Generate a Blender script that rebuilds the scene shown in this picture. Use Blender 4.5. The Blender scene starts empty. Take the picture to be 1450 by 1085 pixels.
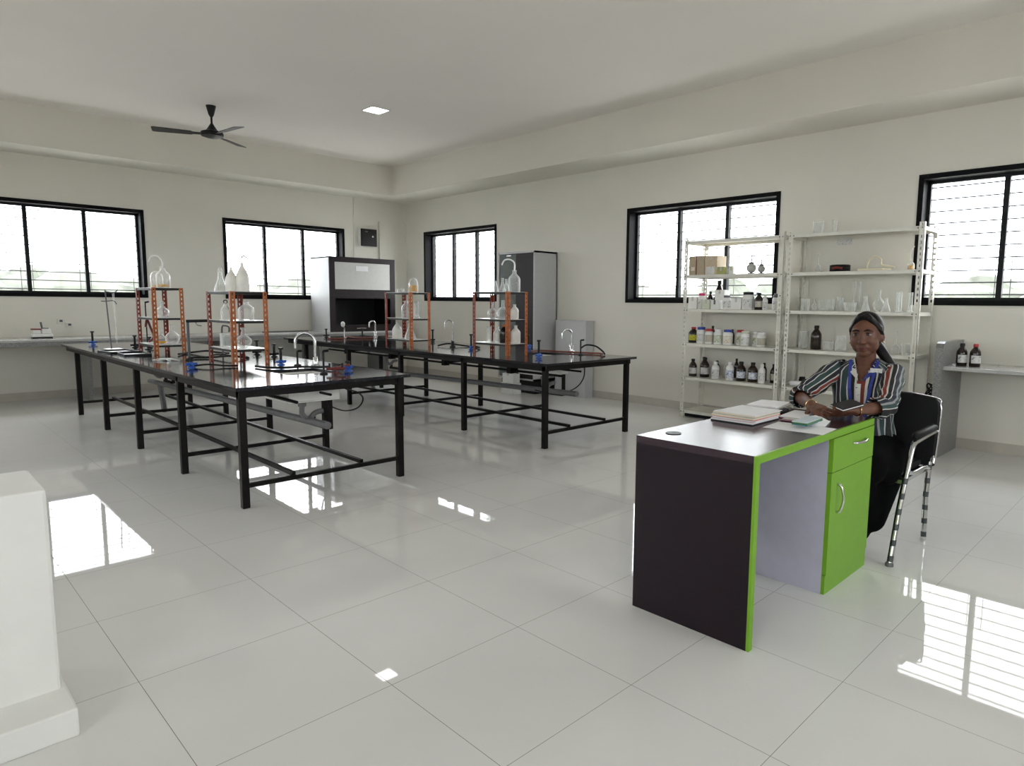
import bpy, bmesh, math, random
from mathutils import Vector, Matrix
random.seed(7)
SC = bpy.context.scene
COL = SC.collection
PI = math.pi

# ------------------------------------------------------------------ camera, world, exposure
cam_data = bpy.data.cameras.new('camera')
cam = bpy.data.objects.new('camera', cam_data)
COL.objects.link(cam)
FW = Vector((0.71132322, 0.69381222, -0.11244503))
RT = Vector((0.69902948, -0.7150202, 0.01019303))
UP = Vector((0.07332842, 0.08585293, 0.99360567))
cam.matrix_world = Matrix(((RT.x, UP.x, -FW.x, -6.93488), (RT.y, UP.y, -FW.y, -10.65051),
                           (RT.z, UP.z, -FW.z, 1.29751), (0, 0, 0, 1)))
cam_data.sensor_width = 36.0
cam_data.lens = 938.2571 / 1450 * 36.0
cam_data.shift_x = -60.1941 / 1450
cam_data.shift_y = -7.0242 / 1450
cam_data.clip_start = 0.05
cam_data.clip_end = 600
SC.camera = cam
SC.view_settings.view_transform = 'Standard'
SC.view_settings.look = 'None'
SC.view_settings.exposure = 0.40
SC.view_settings.gamma = 1.0
SC.view_settings.use_curve_mapping = False
SC.cycles.use_denoising = True
SC.cycles.max_bounces = 14
SC.cycles.diffuse_bounces = 7
SC.cycles.glossy_bounces = 6
SC.cycles.transmission_bounces = 6
SC.cycles.transparent_max_bounces = 24
SC.cycles.sample_clamp_indirect = 8.0

SKY = 9.0
world = bpy.data.worlds.new('overcast_sky')
SC.world = world
world.use_nodes = True
wn, wl = world.node_tree.nodes, world.node_tree.links
wn.clear()
w_out = wn.new('ShaderNodeOutputWorld')
w_bg = wn.new('ShaderNodeBackground')
w_tc = wn.new('ShaderNodeTexCoord')
w_noise = wn.new('ShaderNodeTexNoise')
w_ramp = wn.new('ShaderNodeValToRGB')
w_noise.inputs['Scale'].default_value = 2.2
w_noise.inputs['Detail'].default_value = 5
w_ramp.color_ramp.elements[0].color = (0.80, 0.88, 1.0, 1)
w_ramp.color_ramp.elements[1].color = (1.0, 1.0, 0.99, 1)
w_ramp.color_ramp.elements[0].position = 0.25
w_ramp.color_ramp.elements[1].position = 0.6
wl.new(w_tc.outputs['Generated'], w_noise.inputs['Vector'])
wl.new(w_noise.outputs['Fac'], w_ramp.inputs['Fac'])
wl.new(w_ramp.outputs['Color'], w_bg.inputs['Color'])
w_bg.inputs['Strength'].default_value = SKY
wl.new(w_bg.outputs['Background'], w_out.inputs['Surface'])

def portal(name, loc, rot, sx, sy):
    l = bpy.data.lights.new(name, 'AREA')
    l.shape = 'RECTANGLE'; l.size = sx; l.size_y = sy
    l.cycles.is_portal = True
    o = bpy.data.objects.new(name, l)
    o.location = loc; o.rotation_euler = rot
    COL.objects.link(o)

ZS, ZT = 1.313, 2.5215           # window sill and head
WIN_A = [(-6.18, -4.216), (-3.18, -1.206), (-9.2, -7.2)]          # wall y=0, x ranges
WIN_B = [(-2.584, -0.616), (-7.27, -5.18), (-10.62, -8.63)]       # wall x=0, y ranges
WIN_S = [(-8.2, -6.2), (-4.4, -2.2)]                              # unseen windows added for light from behind, wall y=-13.4
WIN_W = [(-12.0, -9.8), (-6.2, -4.0)]                              # more unseen windows, added to brighten the room, wall x=-9.8
YS, XW = -13.4, -9.8
for a, b in WIN_A:
    portal('daylight_portal', ((a + b) / 2, 0.30, (ZS + ZT) / 2), (-PI / 2, 0, 0), b - a, ZT - ZS)
for a, b in WIN_B:
    portal('daylight_portal', (0.30, (a + b) / 2, (ZS + ZT) / 2), (0, PI / 2, 0), ZT - ZS, b - a)
for a, b in WIN_S:
    portal('daylight_portal', ((a + b) / 2, YS - 0.30, (ZS + ZT) / 2), (PI / 2, 0, 0), b - a, ZT - ZS)
for a, b in WIN_W:
    portal('daylight_portal', (XW - 0.30, (a + b) / 2, (ZS + ZT) / 2), (0, -PI / 2, 0), ZT - ZS, b - a)

# ------------------------------------------------------------------ materials
def mat(name, col, rough=0.5, metal=0.0, var=0.05, scale=18.0, spec=0.5, bump=0.0, coat=0.0):
    m = bpy.data.materials.new(name)
    m.use_nodes = True
    n, l = m.node_tree.nodes, m.node_tree.links
    b = n['Principled BSDF']
    b.inputs['Roughness'].default_value = rough
    b.inputs['Metallic'].default_value = metal
    b.inputs['Specular IOR Level'].default_value = spec
    b.inputs['Coat Weight'].default_value = coat
    tc = n.new('ShaderNodeTexCoord')
    no = n.new('ShaderNodeTexNoise')
    no.inputs['Scale'].default_value = scale
    no.inputs['Detail'].default_value = 4
    rp = n.new('ShaderNodeValToRGB')
    rp.color_ramp.elements[0].position = 0.3
    rp.color_ramp.elements[1].position = 0.7
    rp.color_ramp.elements[0].color = tuple(max(0, c * (1 - var)) for c in col) + (1,)
    rp.color_ramp.elements[1].color = tuple(min(1, c * (1 + var)) for c in col) + (1,)
    l.new(tc.outputs['Object'], no.inputs['Vector'])
    l.new(no.outputs['Fac'], rp.inputs['Fac'])
    l.new(rp.outputs['Color'], b.inputs['Base Color'])
    if bump:
        bp = n.new('ShaderNodeBump')
        bp.inputs['Strength'].default_value = bump
        bp.inputs['Distance'].default_value = 0.004
        l.new(no.outputs['Fac'], bp.inputs['Height'])
        l.new(bp.outputs['Normal'], b.inputs['Normal'])
    return m

def glass(name, tint=(1, 1, 1), edge=0.55, body=0.05, rough=0.02, facing=0.35):
    """Thin clear glass: transparent in the middle, reflecting and milky at the rim."""
    m = bpy.data.materials.new(name)
    m.use_nodes = True
    n, l = m.node_tree.nodes, m.node_tree.links
    n.clear()
    out = n.new('ShaderNodeOutputMaterial')
    tr = n.new('ShaderNodeBsdfTransparent')
    tr.inputs['Color'].default_value = tuple(tint) + (1,)
    gl = n.new('ShaderNodeBsdfPrincipled')
    gl.inputs['Base Color'].default_value = (0.95, 0.96, 0.96, 1)
    gl.inputs['Roughness'].default_value = rough
    gl.inputs['Specular IOR Level'].default_value = 0.9
    lw = n.new('ShaderNodeLayerWeight')
    lw.inputs['Blend'].default_value = facing
    mr = n.new('ShaderNodeMapRange')
    mr.inputs['To Min'].default_value = body
    mr.inputs['To Max'].default_value = edge
    mx = n.new('ShaderNodeMixShader')
    l.new(lw.outputs['Facing'], mr.inputs['Value'])
    l.new(mr.outputs['Result'], mx.inputs['Fac'])
    l.new(tr.outputs['BSDF'], mx.inputs[1])
    l.new(gl.outputs['BSDF'], mx.inputs[2])
    l.new(mx.outputs['Shader'], out.inputs['Surface'])
    return m

def emit(name, col, strength):
    m = bpy.data.materials.new(name)
    m.use_nodes = True
    b = m.node_tree.nodes['Principled BSDF']
    b.inputs['Base Color'].default_value = tuple(col) + (1,)
    b.inputs['Emission Color'].default_value = tuple(col) + (1,)
    b.inputs['Emission Strength'].default_value = strength
    return m

def printed(name, base, ink, bars=9.0, thresh=0.62):
    """A pale label with rows of small illegible print."""
    m = mat(name, base, 0.6, var=0.02)
    n, l = m.node_tree.nodes, m.node_tree.links
    b = n['Principled BSDF']
    tc = n.new('ShaderNodeTexCoord')
    mp = n.new('ShaderNodeMapping')
    mp.inputs['Scale'].default_value = (60, 60, 130)
    no = n.new('ShaderNodeTexNoise')
    no.inputs['Scale'].default_value = 1.0
    rp = n.new('ShaderNodeValToRGB')
    rp.color_ramp.interpolation = 'CONSTANT'
    rp.color_ramp.elements[0].color = tuple(base) + (1,)
    rp.color_ramp.elements[1].color = tuple(ink) + (1,)
    rp.color_ramp.elements[1].position = thresh
    l.new(tc.outputs['Object'], mp.inputs['Vector'])
    l.new(mp.outputs['Vector'], no.inputs['Vector'])
    l.new(no.outputs['Fac'], rp.inputs['Fac'])
    l.new(rp.outputs['Color'], b.inputs['Base Color'])
    return m

M = {}
M['wall'] = mat('cream_wall_paint', (0.74, 0.718, 0.652), 0.85, var=0.025, scale=1.3, spec=0.2)
M['ceil'] = mat('ceiling_paint', (0.865, 0.832, 0.79), 0.9, var=0.015, scale=0.8, spec=0.2)
M['white_paint'] = mat('white_paint', (0.78, 0.78, 0.75), 0.6, var=0.03, scale=5)
M['skirting'] = mat('skirting_tile', (0.50, 0.47, 0.42), 0.3, var=0.06, scale=6)
M['frame_black'] = mat('black_window_granite', (0.004, 0.004, 0.005), 0.6, var=0.3, scale=40, spec=0.12)
M['alu_dark'] = mat('dark_window_aluminium', (0.012, 0.012, 0.014), 0.5, 0.0, var=0.1, spec=0.2)
M['grille'] = mat('grey_grille_paint', (0.05, 0.05, 0.055), 0.5, var=0.05)
M['pane'] = glass('window_glass', (0.97, 0.98, 0.98), edge=0.35, body=0.03, rough=0.0, facing=0.2)
M['black_granite'] = mat('polished_black_granite', (0.018, 0.018, 0.022), 0.10, var=0.5, scale=160, spec=0.6)
M['grey_granite'] = mat('grey_granite', (0.20, 0.20, 0.195), 0.28, var=0.35, scale=90)
M['grey_top'] = mat('pale_grey_granite', (0.42, 0.42, 0.41), 0.16, var=0.18, scale=120)
M['black_steel'] = mat('dark_painted_steel', (0.005, 0.0036, 0.0033), 0.45, var=0.4, scale=14, spec=0.2)
M['orange'] = mat('orange_painted_steel', (0.43, 0.112, 0.018), 0.45, var=0.25, scale=25)
M['red_brown'] = mat('dark_red_steel', (0.24, 0.030, 0.011), 0.45, var=0.3, scale=25)
M['board_dark'] = mat('dark_shelf_board', (0.016, 0.015, 0.014), 0.5, var=0.2, spec=0.3)
M['board_top'] = mat('white_laminate', (0.70, 0.70, 0.69), 0.3, var=0.02)
M['ivory'] = mat('ivory_painted_steel', (0.72, 0.705, 0.64), 0.42, var=0.05, scale=9)
M['chrome'] = mat('chrome', (0.62, 0.62, 0.63), 0.2, 1.0, var=0.03)
M['grey_plastic'] = mat('grey_pipe_plastic', (0.15, 0.15, 0.15), 0.5, var=0.1)
M['white_plastic'] = mat('white_plastic', (0.78, 0.78, 0.76), 0.35, var=0.03)
M['ceramic'] = mat('white_ceramic', (0.80, 0.79, 0.76), 0.15, var=0.02)
M['black_plastic'] = mat('black_plastic', (0.006, 0.006, 0.007), 0.45, var=0.2, spec=0.3)
M['black_rubber'] = mat('black_rubber', (0.008, 0.0075, 0.0075), 0.6, var=0.2, spec=0.3)
M['blue_plastic'] = mat('blue_plastic', (0.015, 0.09, 0.42), 0.35, var=0.1)
M['red_rubber'] = mat('red_brown_rubber_hose', (0.20, 0.055, 0.035), 0.5, var=0.2)
M['amber'] = mat('amber_bottle_glass', (0.016, 0.008, 0.005), 0.12, var=0.3, spec=0.6)
M['red_cap'] = mat('red_cap_plastic', (0.42, 0.02, 0.03), 0.4)
M['blue_cap'] = mat('blue_cap_plastic', (0.02, 0.05, 0.33), 0.4)
M['pink_cap'] = mat('pink_cap_plastic', (0.62, 0.015, 0.16), 0.4)
M['grey_cap'] = mat('grey_cap_plastic', (0.10, 0.10, 0.11), 0.45)
M['label'] = printed('white_printed_label', (0.66, 0.66, 0.64), (0.16, 0.17, 0.2))
M['label_blue'] = printed('blue_printed_label', (0.68, 0.70, 0.73), (0.12, 0.2, 0.42), thresh=0.55)
M['label_yellow'] = printed('yellow_printed_label', (0.52, 0.50, 0.03), (0.1, 0.12, 0.02), thresh=0.6)
M['label_orange'] = printed('orange_printed_label', (0.70, 0.68, 0.62), (0.62, 0.30, 0.04), thresh=0.58)
M['label_green'] = printed('green_printed_label', (0.66, 0.68, 0.60), (0.22, 0.30, 0.10), thresh=0.55)
M['label_beige'] = printed('beige_printed_label', (0.48, 0.45, 0.38), (0.2, 0.18, 0.14))
M['cardboard'] = mat('brown_cardboard', (0.42, 0.35, 0.25), 0.8, var=0.06)
M['cardboard_print'] = printed('printed_cardboard', (0.52, 0.45, 0.33), (0.62, 0.25, 0.05), thresh=0.60)
M['green_box'] = mat('olive_green_card', (0.36, 0.38, 0.14), 0.7)
M['pale_green'] = mat('pale_green_plastic', (0.60, 0.64, 0.50), 0.4)
M['paper'] = mat('white_paper', (0.80, 0.80, 0.82), 0.8, var=0.02)
M['paper_cream'] = mat('cream_paper', (0.74, 0.68, 0.54), 0.8, var=0.03)
M['paper_pink'] = mat('pink_paper', (0.72, 0.30, 0.28), 0.8, var=0.05)
M['paper_grey'] = mat('grey_page_edges', (0.52, 0.51, 0.47), 0.85, var=0.08, scale=60)
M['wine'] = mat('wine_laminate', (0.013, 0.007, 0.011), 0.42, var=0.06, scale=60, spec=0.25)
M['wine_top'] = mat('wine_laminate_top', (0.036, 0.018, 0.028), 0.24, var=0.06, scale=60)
M['lilac'] = mat('pale_lilac_laminate', (0.50, 0.50, 0.60), 0.4, var=0.03)
M['green'] = mat('lime_green_laminate', (0.175, 0.38, 0.022), 0.40, var=0.03, spec=0.35)
M['hood_dark'] = mat('dark_brown_laminate', (0.017, 0.011, 0.013), 0.45, var=0.08, spec=0.25)
M['hood_white'] = mat('white_laminate_side', (0.50, 0.505, 0.515), 0.4, var=0.02)
M['hood_panel'] = mat('frosted_sash_panel', (0.55, 0.55, 0.53), 0.35, var=0.03)
M['hood_inner'] = mat('black_lining', (0.006, 0.005, 0.006), 0.6)
M['smoke_glass'] = mat('grey_green_glass', (0.13, 0.15, 0.145), 0.12, var=0.05)
M['lamp'] = emit('led_panel', (1.0, 0.98, 0.95), 14.0)
M['lab_glass'] = glass('laboratory_glass', (0.97, 0.98, 0.97), edge=0.85, body=0.12, rough=0.05, facing=0.42)
M['frost_glass'] = glass('frosted_bottle_plastic', (0.95, 0.95, 0.92), edge=0.9, body=0.55, rough=0.3, facing=0.5)
M['pale_globe'] = mat('pale_grey_globe', (0.42, 0.42, 0.40), 0.25, var=0.1)
M['pale_bottle'] = mat('milky_bottle_plastic', (0.78, 0.76, 0.71), 0.35, var=0.08)
M['yellow_liquid'] = mat('yellow_liquid', (0.70, 0.36, 0.02), 0.2)
M['cream_rubber'] = mat('cream_rubber_tube', (0.74, 0.68, 0.50), 0.4)
M['dark_red'] = mat('dark_red_rubber', (0.16, 0.02, 0.02), 0.5)
M['skin'] = mat('brown_skin', (0.128, 0.053, 0.032), 0.46, var=0.10, scale=30, spec=0.4)
M['lip'] = mat('lips', (0.095, 0.020, 0.020), 0.45)
M['eye_white'] = mat('eye_white', (0.30, 0.27, 0.24), 0.3, var=0.02)
M['iris'] = mat('dark_iris', (0.010, 0.006, 0.005), 0.15)
M['hair'] = mat('black_hair', (0.004, 0.003, 0.003), 0.55, var=0.4, scale=90, spec=0.25)
M['trouser'] = mat('black_trouser_cloth', (0.0022, 0.0022, 0.0026), 0.95, var=0.2, spec=0.1)
M['lanyard'] = mat('blue_lanyard', (0.018, 0.036, 0.26), 0.6)
M['shoe'] = mat('black_shoe', (0.012, 0.011, 0.010), 0.5)
M['chair_black'] = mat('black_leatherette', (0.004, 0.004, 0.005), 0.5, var=0.2, scale=60, spec=0.3)
M['gold'] = mat('gold_bangle', (0.75, 0.52, 0.25), 0.2, 1.0)
M['cover_maroon'] = mat('maroon_cover', (0.16, 0.02, 0.05), 0.5)
M['teal'] = mat('teal_case', (0.03, 0.16, 0.17), 0.4)
M['green_trim'] = mat('green_case', (0.12, 0.22, 0.05), 0.4)
M['screen_pale'] = mat('pale_blue_cover', (0.55, 0.64, 0.70), 0.3)

def floor_material():
    m = mat('polished_vitrified_tile', (0.73, 0.725, 0.71), 0.02, var=0.03, scale=1.6, spec=0.22)
    n, l = m.node_tree.nodes, m.node_tree.links
    b = n['Principled BSDF']
    uv = n.new('ShaderNodeUVMap'); uv.uv_map = 'tiles'
    sp = n.new('ShaderNodeSeparateXYZ')
    l.new(uv.outputs['UV'], sp.inputs['Vector'])
    ds = []
    for ax in 'XY':
        fr = n.new('ShaderNodeMath'); fr.operation = 'FRACT'
        l.new(sp.outputs[ax], fr.inputs[0])
        su = n.new('ShaderNodeMath'); su.operation = 'SUBTRACT'; su.inputs[1].default_value = 0.5
        l.new(fr.outputs[0], su.inputs[0])
        ab = n.new('ShaderNodeMath'); ab.operation = 'ABSOLUTE'
        l.new(su.outputs[0], ab.inputs[0])
        ds.append(ab)
    mx = n.new('ShaderNodeMath'); mx.operation = 'MAXIMUM'
    l.new(ds[0].outputs[0], mx.inputs[0]); l.new(ds[1].outputs[0], mx.inputs[1])
    gt = n.new('ShaderNodeMath'); gt.operation = 'GREATER_THAN'; gt.inputs[1].default_value = 0.4984
    l.new(mx.outputs[0], gt.inputs[0])
    mix = n.new('ShaderNodeMix'); mix.data_type = 'RGBA'
    old = b.inputs['Base Color'].links[0].from_socket
    l.new(gt.outputs[0], mix.inputs['Factor'])
    l.new(old, mix.inputs[6])
    mix.inputs[7].default_value = (0.17, 0.16, 0.15, 1)
    l.new(mix.outputs[2], b.inputs['Base Color'])
    rr = n.new('ShaderNodeMapRange')
    rr.inputs['To Min'].default_value = 0.022; rr.inputs['To Max'].default_value = 0.5
    l.new(gt.outputs[0], rr.inputs['Value'])
    l.new(rr.outputs['Result'], b.inputs['Roughness'])
    # the tiles lie very slightly unevenly
    no = n.new('ShaderNodeTexNoise'); no.inputs['Scale'].default_value = 1.1; no.inputs['Detail'].default_value = 1
    tc = n.new('ShaderNodeTexCoord'); l.new(tc.outputs['Object'], no.inputs['Vector'])
    bp = n.new('ShaderNodeBump'); bp.inputs['Strength'].default_value = 0.02; bp.inputs['Distance'].default_value = 0.02
    l.new(no.outputs['Fac'], bp.inputs['Height']); l.new(bp.outputs['Normal'], b.inputs['Normal'])
    return m
M['floor'] = floor_material()

def stripe_material(name, reps):
    m = mat(name, (0.5, 0.5, 0.5), 0.75, var=0.0)
    n, l = m.node_tree.nodes, m.node_tree.links
    b = n['Principled BSDF']
    uv = n.new('ShaderNodeUVMap'); uv.uv_map = 'stripes'
    sp = n.new('ShaderNodeSeparateXYZ'); l.new(uv.outputs['UV'], sp.inputs['Vector'])
    no = n.new('ShaderNodeTexNoise'); no.inputs['Scale'].default_value = 9
    tc = n.new('ShaderNodeTexCoord'); l.new(tc.outputs['Object'], no.inputs['Vector'])
    wob = n.new('ShaderNodeMath'); wob.operation = 'MULTIPLY_ADD'
    wob.inputs[1].default_value = 0.012; l.new(no.outputs['Fac'], wob.inputs[0]); l.new(sp.outputs['X'], wob.inputs[2])
    mu = n.new('ShaderNodeMath'); mu.operation = 'MULTIPLY'; mu.inputs[1].default_value = reps
    l.new(wob.outputs[0], mu.inputs[0])
    fr = n.new('ShaderNodeMath'); fr.operation = 'FRACT'; l.new(mu.outputs[0], fr.inputs[0])
    rp = n.new('ShaderNodeValToRGB'); rp.color_ramp.interpolation = 'CONSTANT'
    K, W, T, R, N_, G = (0.006, 0.007, 0.009), (0.52, 0.51, 0.48), (0.022, 0.050, 0.050), (0.19, 0.028, 0.018), (0.014, 0.019, 0.036), (0.24, 0.25, 0.245)
    seq = [(0.0, K), (0.11, W), (0.135, N_), (0.22, W), (0.245, T), (0.35, W), (0.375, K), (0.46, W), (0.485, R), (0.565, W),
           (0.60, K), (0.68, W), (0.705, N_), (0.79, G), (0.84, T), (0.93, W), (0.955, K)]
    e = rp.color_ramp.elements
    e[0].position = 0; e[0].color = K + (1,)
    e[1].position = seq[1][0]; e[1].color = seq[1][1] + (1,)
    for p, c in seq[2:]:
        x = e.new(p); x.color = c + (1,)
    l.new(fr.outputs[0], rp.inputs['Fac'])
    l.new(rp.outputs['Color'], b.inputs['Base Color'])
    return m
M['stripes'] = stripe_material('striped_shirt_cloth', 3.0)
M['stripes_sleeve'] = stripe_material('striped_sleeve_cloth', 1.5)

def banded_leg_material():
    """Chrome tube with dull, darker bands repeated along its length."""
    m = mat('chrome_with_dark_bands', (0.60, 0.60, 0.60), 0.28, 1.0, var=0.03)
    n, l = m.node_tree.nodes, m.node_tree.links
    b = n['Principled BSDF']
    tc = n.new('ShaderNodeTexCoord')
    wv = n.new('ShaderNodeTexWave'); wv.bands_direction = 'Z'; wv.inputs['Scale'].default_value = 4.2
    wv.inputs['Distortion'].default_value = 0.6
    gt = n.new('ShaderNodeMath'); gt.operation = 'GREATER_THAN'; gt.inputs[1].default_value = 0.68
    l.new(tc.outputs['Object'], wv.inputs['Vector']); l.new(wv.outputs['Fac'], gt.inputs[0])
    mx = n.new('ShaderNodeMix'); mx.data_type = 'RGBA'
    l.new(gt.outputs[0], mx.inputs['Factor'])
    l.new(b.inputs['Base Color'].links[0].from_socket, mx.inputs[6])
    mx.inputs[7].default_value = (0.09, 0.10, 0.10, 1)
    l.new(mx.outputs[2], b.inputs['Base Color'])
    mr = n.new('ShaderNodeMapRange'); mr.inputs['To Min'].default_value = 0.15; mr.inputs['To Max'].default_value = 0.5
    l.new(gt.outputs[0], mr.inputs['Value']); l.new(mr.outputs['Result'], b.inputs['Roughness'])
    return m
M['chrome_banded'] = banded_leg_material()

# ------------------------------------------------------------------ mesh helpers
class MB:
    """Collects shapes into one bmesh; build() links it as ONE mesh object."""
    def __init__(self):
        self.bm = bmesh.new()
    def poly(self, vs, faces):
        v = [self.bm.verts.new(p) for p in vs]
        for f in faces:
            try:
                self.bm.faces.new([v[i] for i in f])
            except ValueError:
                pass
        return v
    def box(self, x0, x1, y0, y1, z0, z1, m=None):
        p = [Vector((x, y, z)) for x in (x0, x1) for y in (y0, y1) for z in (z0, z1)]
        if m is not None:
            p = [m @ q for q in p]
        self.poly(p, [(0, 1, 3, 2), (4, 6, 7, 5), (0, 4, 5, 1), (2, 3, 7, 6), (0, 2, 6, 4), (1, 5, 7, 3)])
        return self
    def cbox(self, c, sx, sy, sz, rz=0.0):
        m = Matrix.Translation(Vector(c)) @ Matrix.Rotation(rz, 4, 'Z')
        return self.box(-sx / 2, sx / 2, -sy / 2, sy / 2, 0, sz, m)
    def bar(self, p, q, w, h):
        p, q = Vector(p), Vector(q)
        d = (q - p); L = d.length; d.normalize()
        up = Vector((0, 0, 1)) if abs(d.z) < 0.95 else Vector((1, 0, 0))
        s = d.cross(up).normalized(); u = s.cross(d)
        m = Matrix(((d.x, s.x, u.x, p.x), (d.y, s.y, u.y, p.y), (d.z, s.z, u.z, p.z), (0, 0, 0, 1)))
        return self.box(0, L, -w / 2, w / 2, -h / 2, h / 2, m)
    def tube(self, pts, r, n=10, smooth_steps=0, closed_ends=True):
        pts = [Vector(p) for p in pts]
        rs = list(r) if isinstance(r, (list, tuple)) else [r] * len(pts)
        if smooth_steps and len(pts) > 2:
            P, R = [], []
            for i in range(len(pts) - 1):
                a, b, c, d = pts[max(i - 1, 0)], pts[i], pts[i + 1], pts[min(i + 2, len(pts) - 1)]
                for k in range(smooth_steps):
                    t = k / smooth_steps
                    P.append(0.5 * (2 * b + (c - a) * t + (2 * a - 5 * b + 4 * c - d) * t * t + (3 * b - a - 3 * c + d) * t ** 3))
                    R.append(rs[i] + (rs[i + 1] - rs[i]) * t)
            P.append(pts[-1]); R.append(rs[-1])
            pts, rs = P, R
        rings, ref = [], None
        for i, p in enumerate(pts):
            d = (pts[min(i + 1, len(pts) - 1)] - pts[max(i - 1, 0)]).normalized()
            if ref is None:
                ref = Vector((0, 0, 1)) if abs(d.z) < 0.9 else Vector((1, 0, 0))
            s = d.cross(ref)
            if s.length < 1e-6:
                s = d.orthogonal()
            s.normalize(); u = s.cross(d); ref = u
            rings.append([self.bm.verts.new(p + (s * math.cos(a) + u * math.sin(a)) * rs[i]) for a in [2 * PI * k / n for k in range(n)]])
        for a, b in zip(rings, rings[1:]):
            for k in range(n):
                self.bm.faces.new((a[k], a[(k + 1) % n], b[(k + 1) % n], b[k]))
        if closed_ends:
            self.bm.faces.new(rings[0][::-1]); self.bm.faces.new(rings[-1])
        return self
    def lathe(self, prof, c=(0, 0, 0), n=20, cap=True):
        c = Vector(c); rings = []
        for r, z in prof:
            rings.append([self.bm.verts.new(c + Vector((r * math.cos(2 * PI * k / n), r * math.sin(2 * PI * k / n), z))) for k in range(n)])
        for a, b in zip(rings, rings[1:]):
            for k in range(n):
                self.bm.faces.new((a[k], a[(k + 1) % n], b[(k + 1) % n], b[k]))
        if cap:
            self.bm.faces.new(rings[0][::-1]); self.bm.faces.new(rings[-1])
        return self
    def ball(self, c, rx, ry=None, rz=None, n=16, m=8, mt=None):
        ry = rx if ry is None else ry; rz = rx if rz is None else rz
        mtx = Matrix.Translation(Vector(c)) @ (mt if mt is not None else Matrix.Identity(4)) @ Matrix.Diagonal((rx, ry, rz, 1))
        bmesh.ops.create_uvsphere(self.bm, u_segments=n, v_segments=m, radius=1.0, matrix=mtx)
        return self
    def capsule(self, p, q, r0, r1, n=14):
        """A tapered limb piece with round ends."""
        p, q = Vector(p), Vector(q)
        d = (q - p); L = d.length; d.normalize()
        pts, rs = [], []
        for k in range(5):
            a = PI / 2 * (1 - k / 4)
            pts.append(p - d * r0 * math.sin(a)); rs.append(max(r0 * math.cos(a), r0 * 0.02))
        for k in range(1, 5):
            a = PI / 2 * k / 4
            if k == 1:
                pts.append(q); rs.append(r1)
            pts.append(q + d * r1 * math.sin(a)); rs.append(max(r1 * math.cos(a), r1 * 0.02))
        return self.tube(pts, rs, n)
    def prism(self, outline, z0, z1, axis='z', m=None):
        def P(a, b, c):
            v = Vector((a, b, c)) if axis == 'z' else Vector((a, c, b)) if axis == 'y' else Vector((c, a, b))
            return m @ v if m is not None else v
        n = len(outline)
        vs = [P(a, b, z0) for a, b in outline] + [P(a, b, z1) for a, b in outline]
        self.poly(vs, [tuple(range(n))[::-1], tuple(range(n, 2 * n))] + [(i, (i + 1) % n, (i + 1) % n + n, i + n) for i in range(n)])
        return self
    def build(self, name, m, parent=None, smooth=False, bevel=0.0, label=None, loc=None):
        bmesh.ops.recalc_face_normals(self.bm, faces=self.bm.faces)
        me = bpy.data.meshes.new(name)
        self.bm.to_mesh(me); self.bm.free()
        me.materials.append(m)
        if smooth:
            for p in me.polygons:
                p.use_smooth = True
            if hasattr(me, 'set_sharp_from_angle'):
                me.set_sharp_from_angle(angle=math.radians(40))
        o = bpy.data.objects.new(name, me)
        COL.objects.link(o)
        if parent is not None:
            o.parent = parent
        if loc is not None:
            o.location = loc
        if bevel:
            b = o.modifiers.new('edge', 'BEVEL'); b.width = bevel; b.segments = 2; b.limit_method = 'ANGLE'
        if label:
            o['label'] = label
        return o

def thing(name, label, cat, loc=(0, 0, 0), rz=0.0, group=None):
    o = bpy.data.objects.new(name, None)
    o.empty_display_size = 0.1
    COL.objects.link(o)
    o.location = loc; o.rotation_euler = (0, 0, rz)
    return tag(o, label, cat, group)

def tag(o, label, cat, group=None):
    o['label'] = label; o['category'] = cat
    if group:
        o['group'] = group
    return o

def struct(o):
    o['kind'] = 'structure'
    return o

# ------------------------------------------------------------------ room shell
HC = 3.548; ZB = 3.072; TH = 0.22

def floor_mesh():
    gx = [-6.395, -5.794, -5.2136, -4.6752, -4.1598]
    gy = [-9.86, -9.3539, -8.7797, -8.1599]
    xs = [gx[0] - 0.6 * k for k in range(7, 0, -1)] + gx + [gx[-1] + 0.58 * k for k in range(1, 9)]
    ys = [gy[0] - 0.56 * k for k in range(8, 0, -1)] + gy + [gy[-1] + 0.6 * k for k in range(1, 16)]
    bm = bmesh.new()
    uvl = bm.loops.layers.uv.new('tiles')
    V = [[bm.verts.new((x, y, 0)) for y in ys] for x in xs]
    for i in range(len(xs) - 1):
        for j in range(len(ys) - 1):
            f = bm.faces.new((V[i][j], V[i + 1][j], V[i + 1][j + 1], V[i][j + 1]))
            for lp, (a, b) in zip(f.loops, ((i, j), (i + 1, j), (i + 1, j + 1), (i, j + 1))):
                lp[uvl].uv = (a, b)
    low = bmesh.ops.extrude_face_region(bm, geom=bm.faces[:])
    bmesh.ops.translate(bm, verts=[g for g in low['geom'] if isinstance(g, bmesh.types.BMVert)], vec=(0, 0, -0.15))
    bmesh.ops.recalc_face_normals(bm, faces=bm.faces)
    me = bpy.data.meshes.new('floor'); bm.to_mesh(me); bm.free()
    me.materials.append(M['floor'])
    o = bpy.data.objects.new('floor', me); COL.objects.link(o)
    return struct(o)
floor_mesh()

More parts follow.
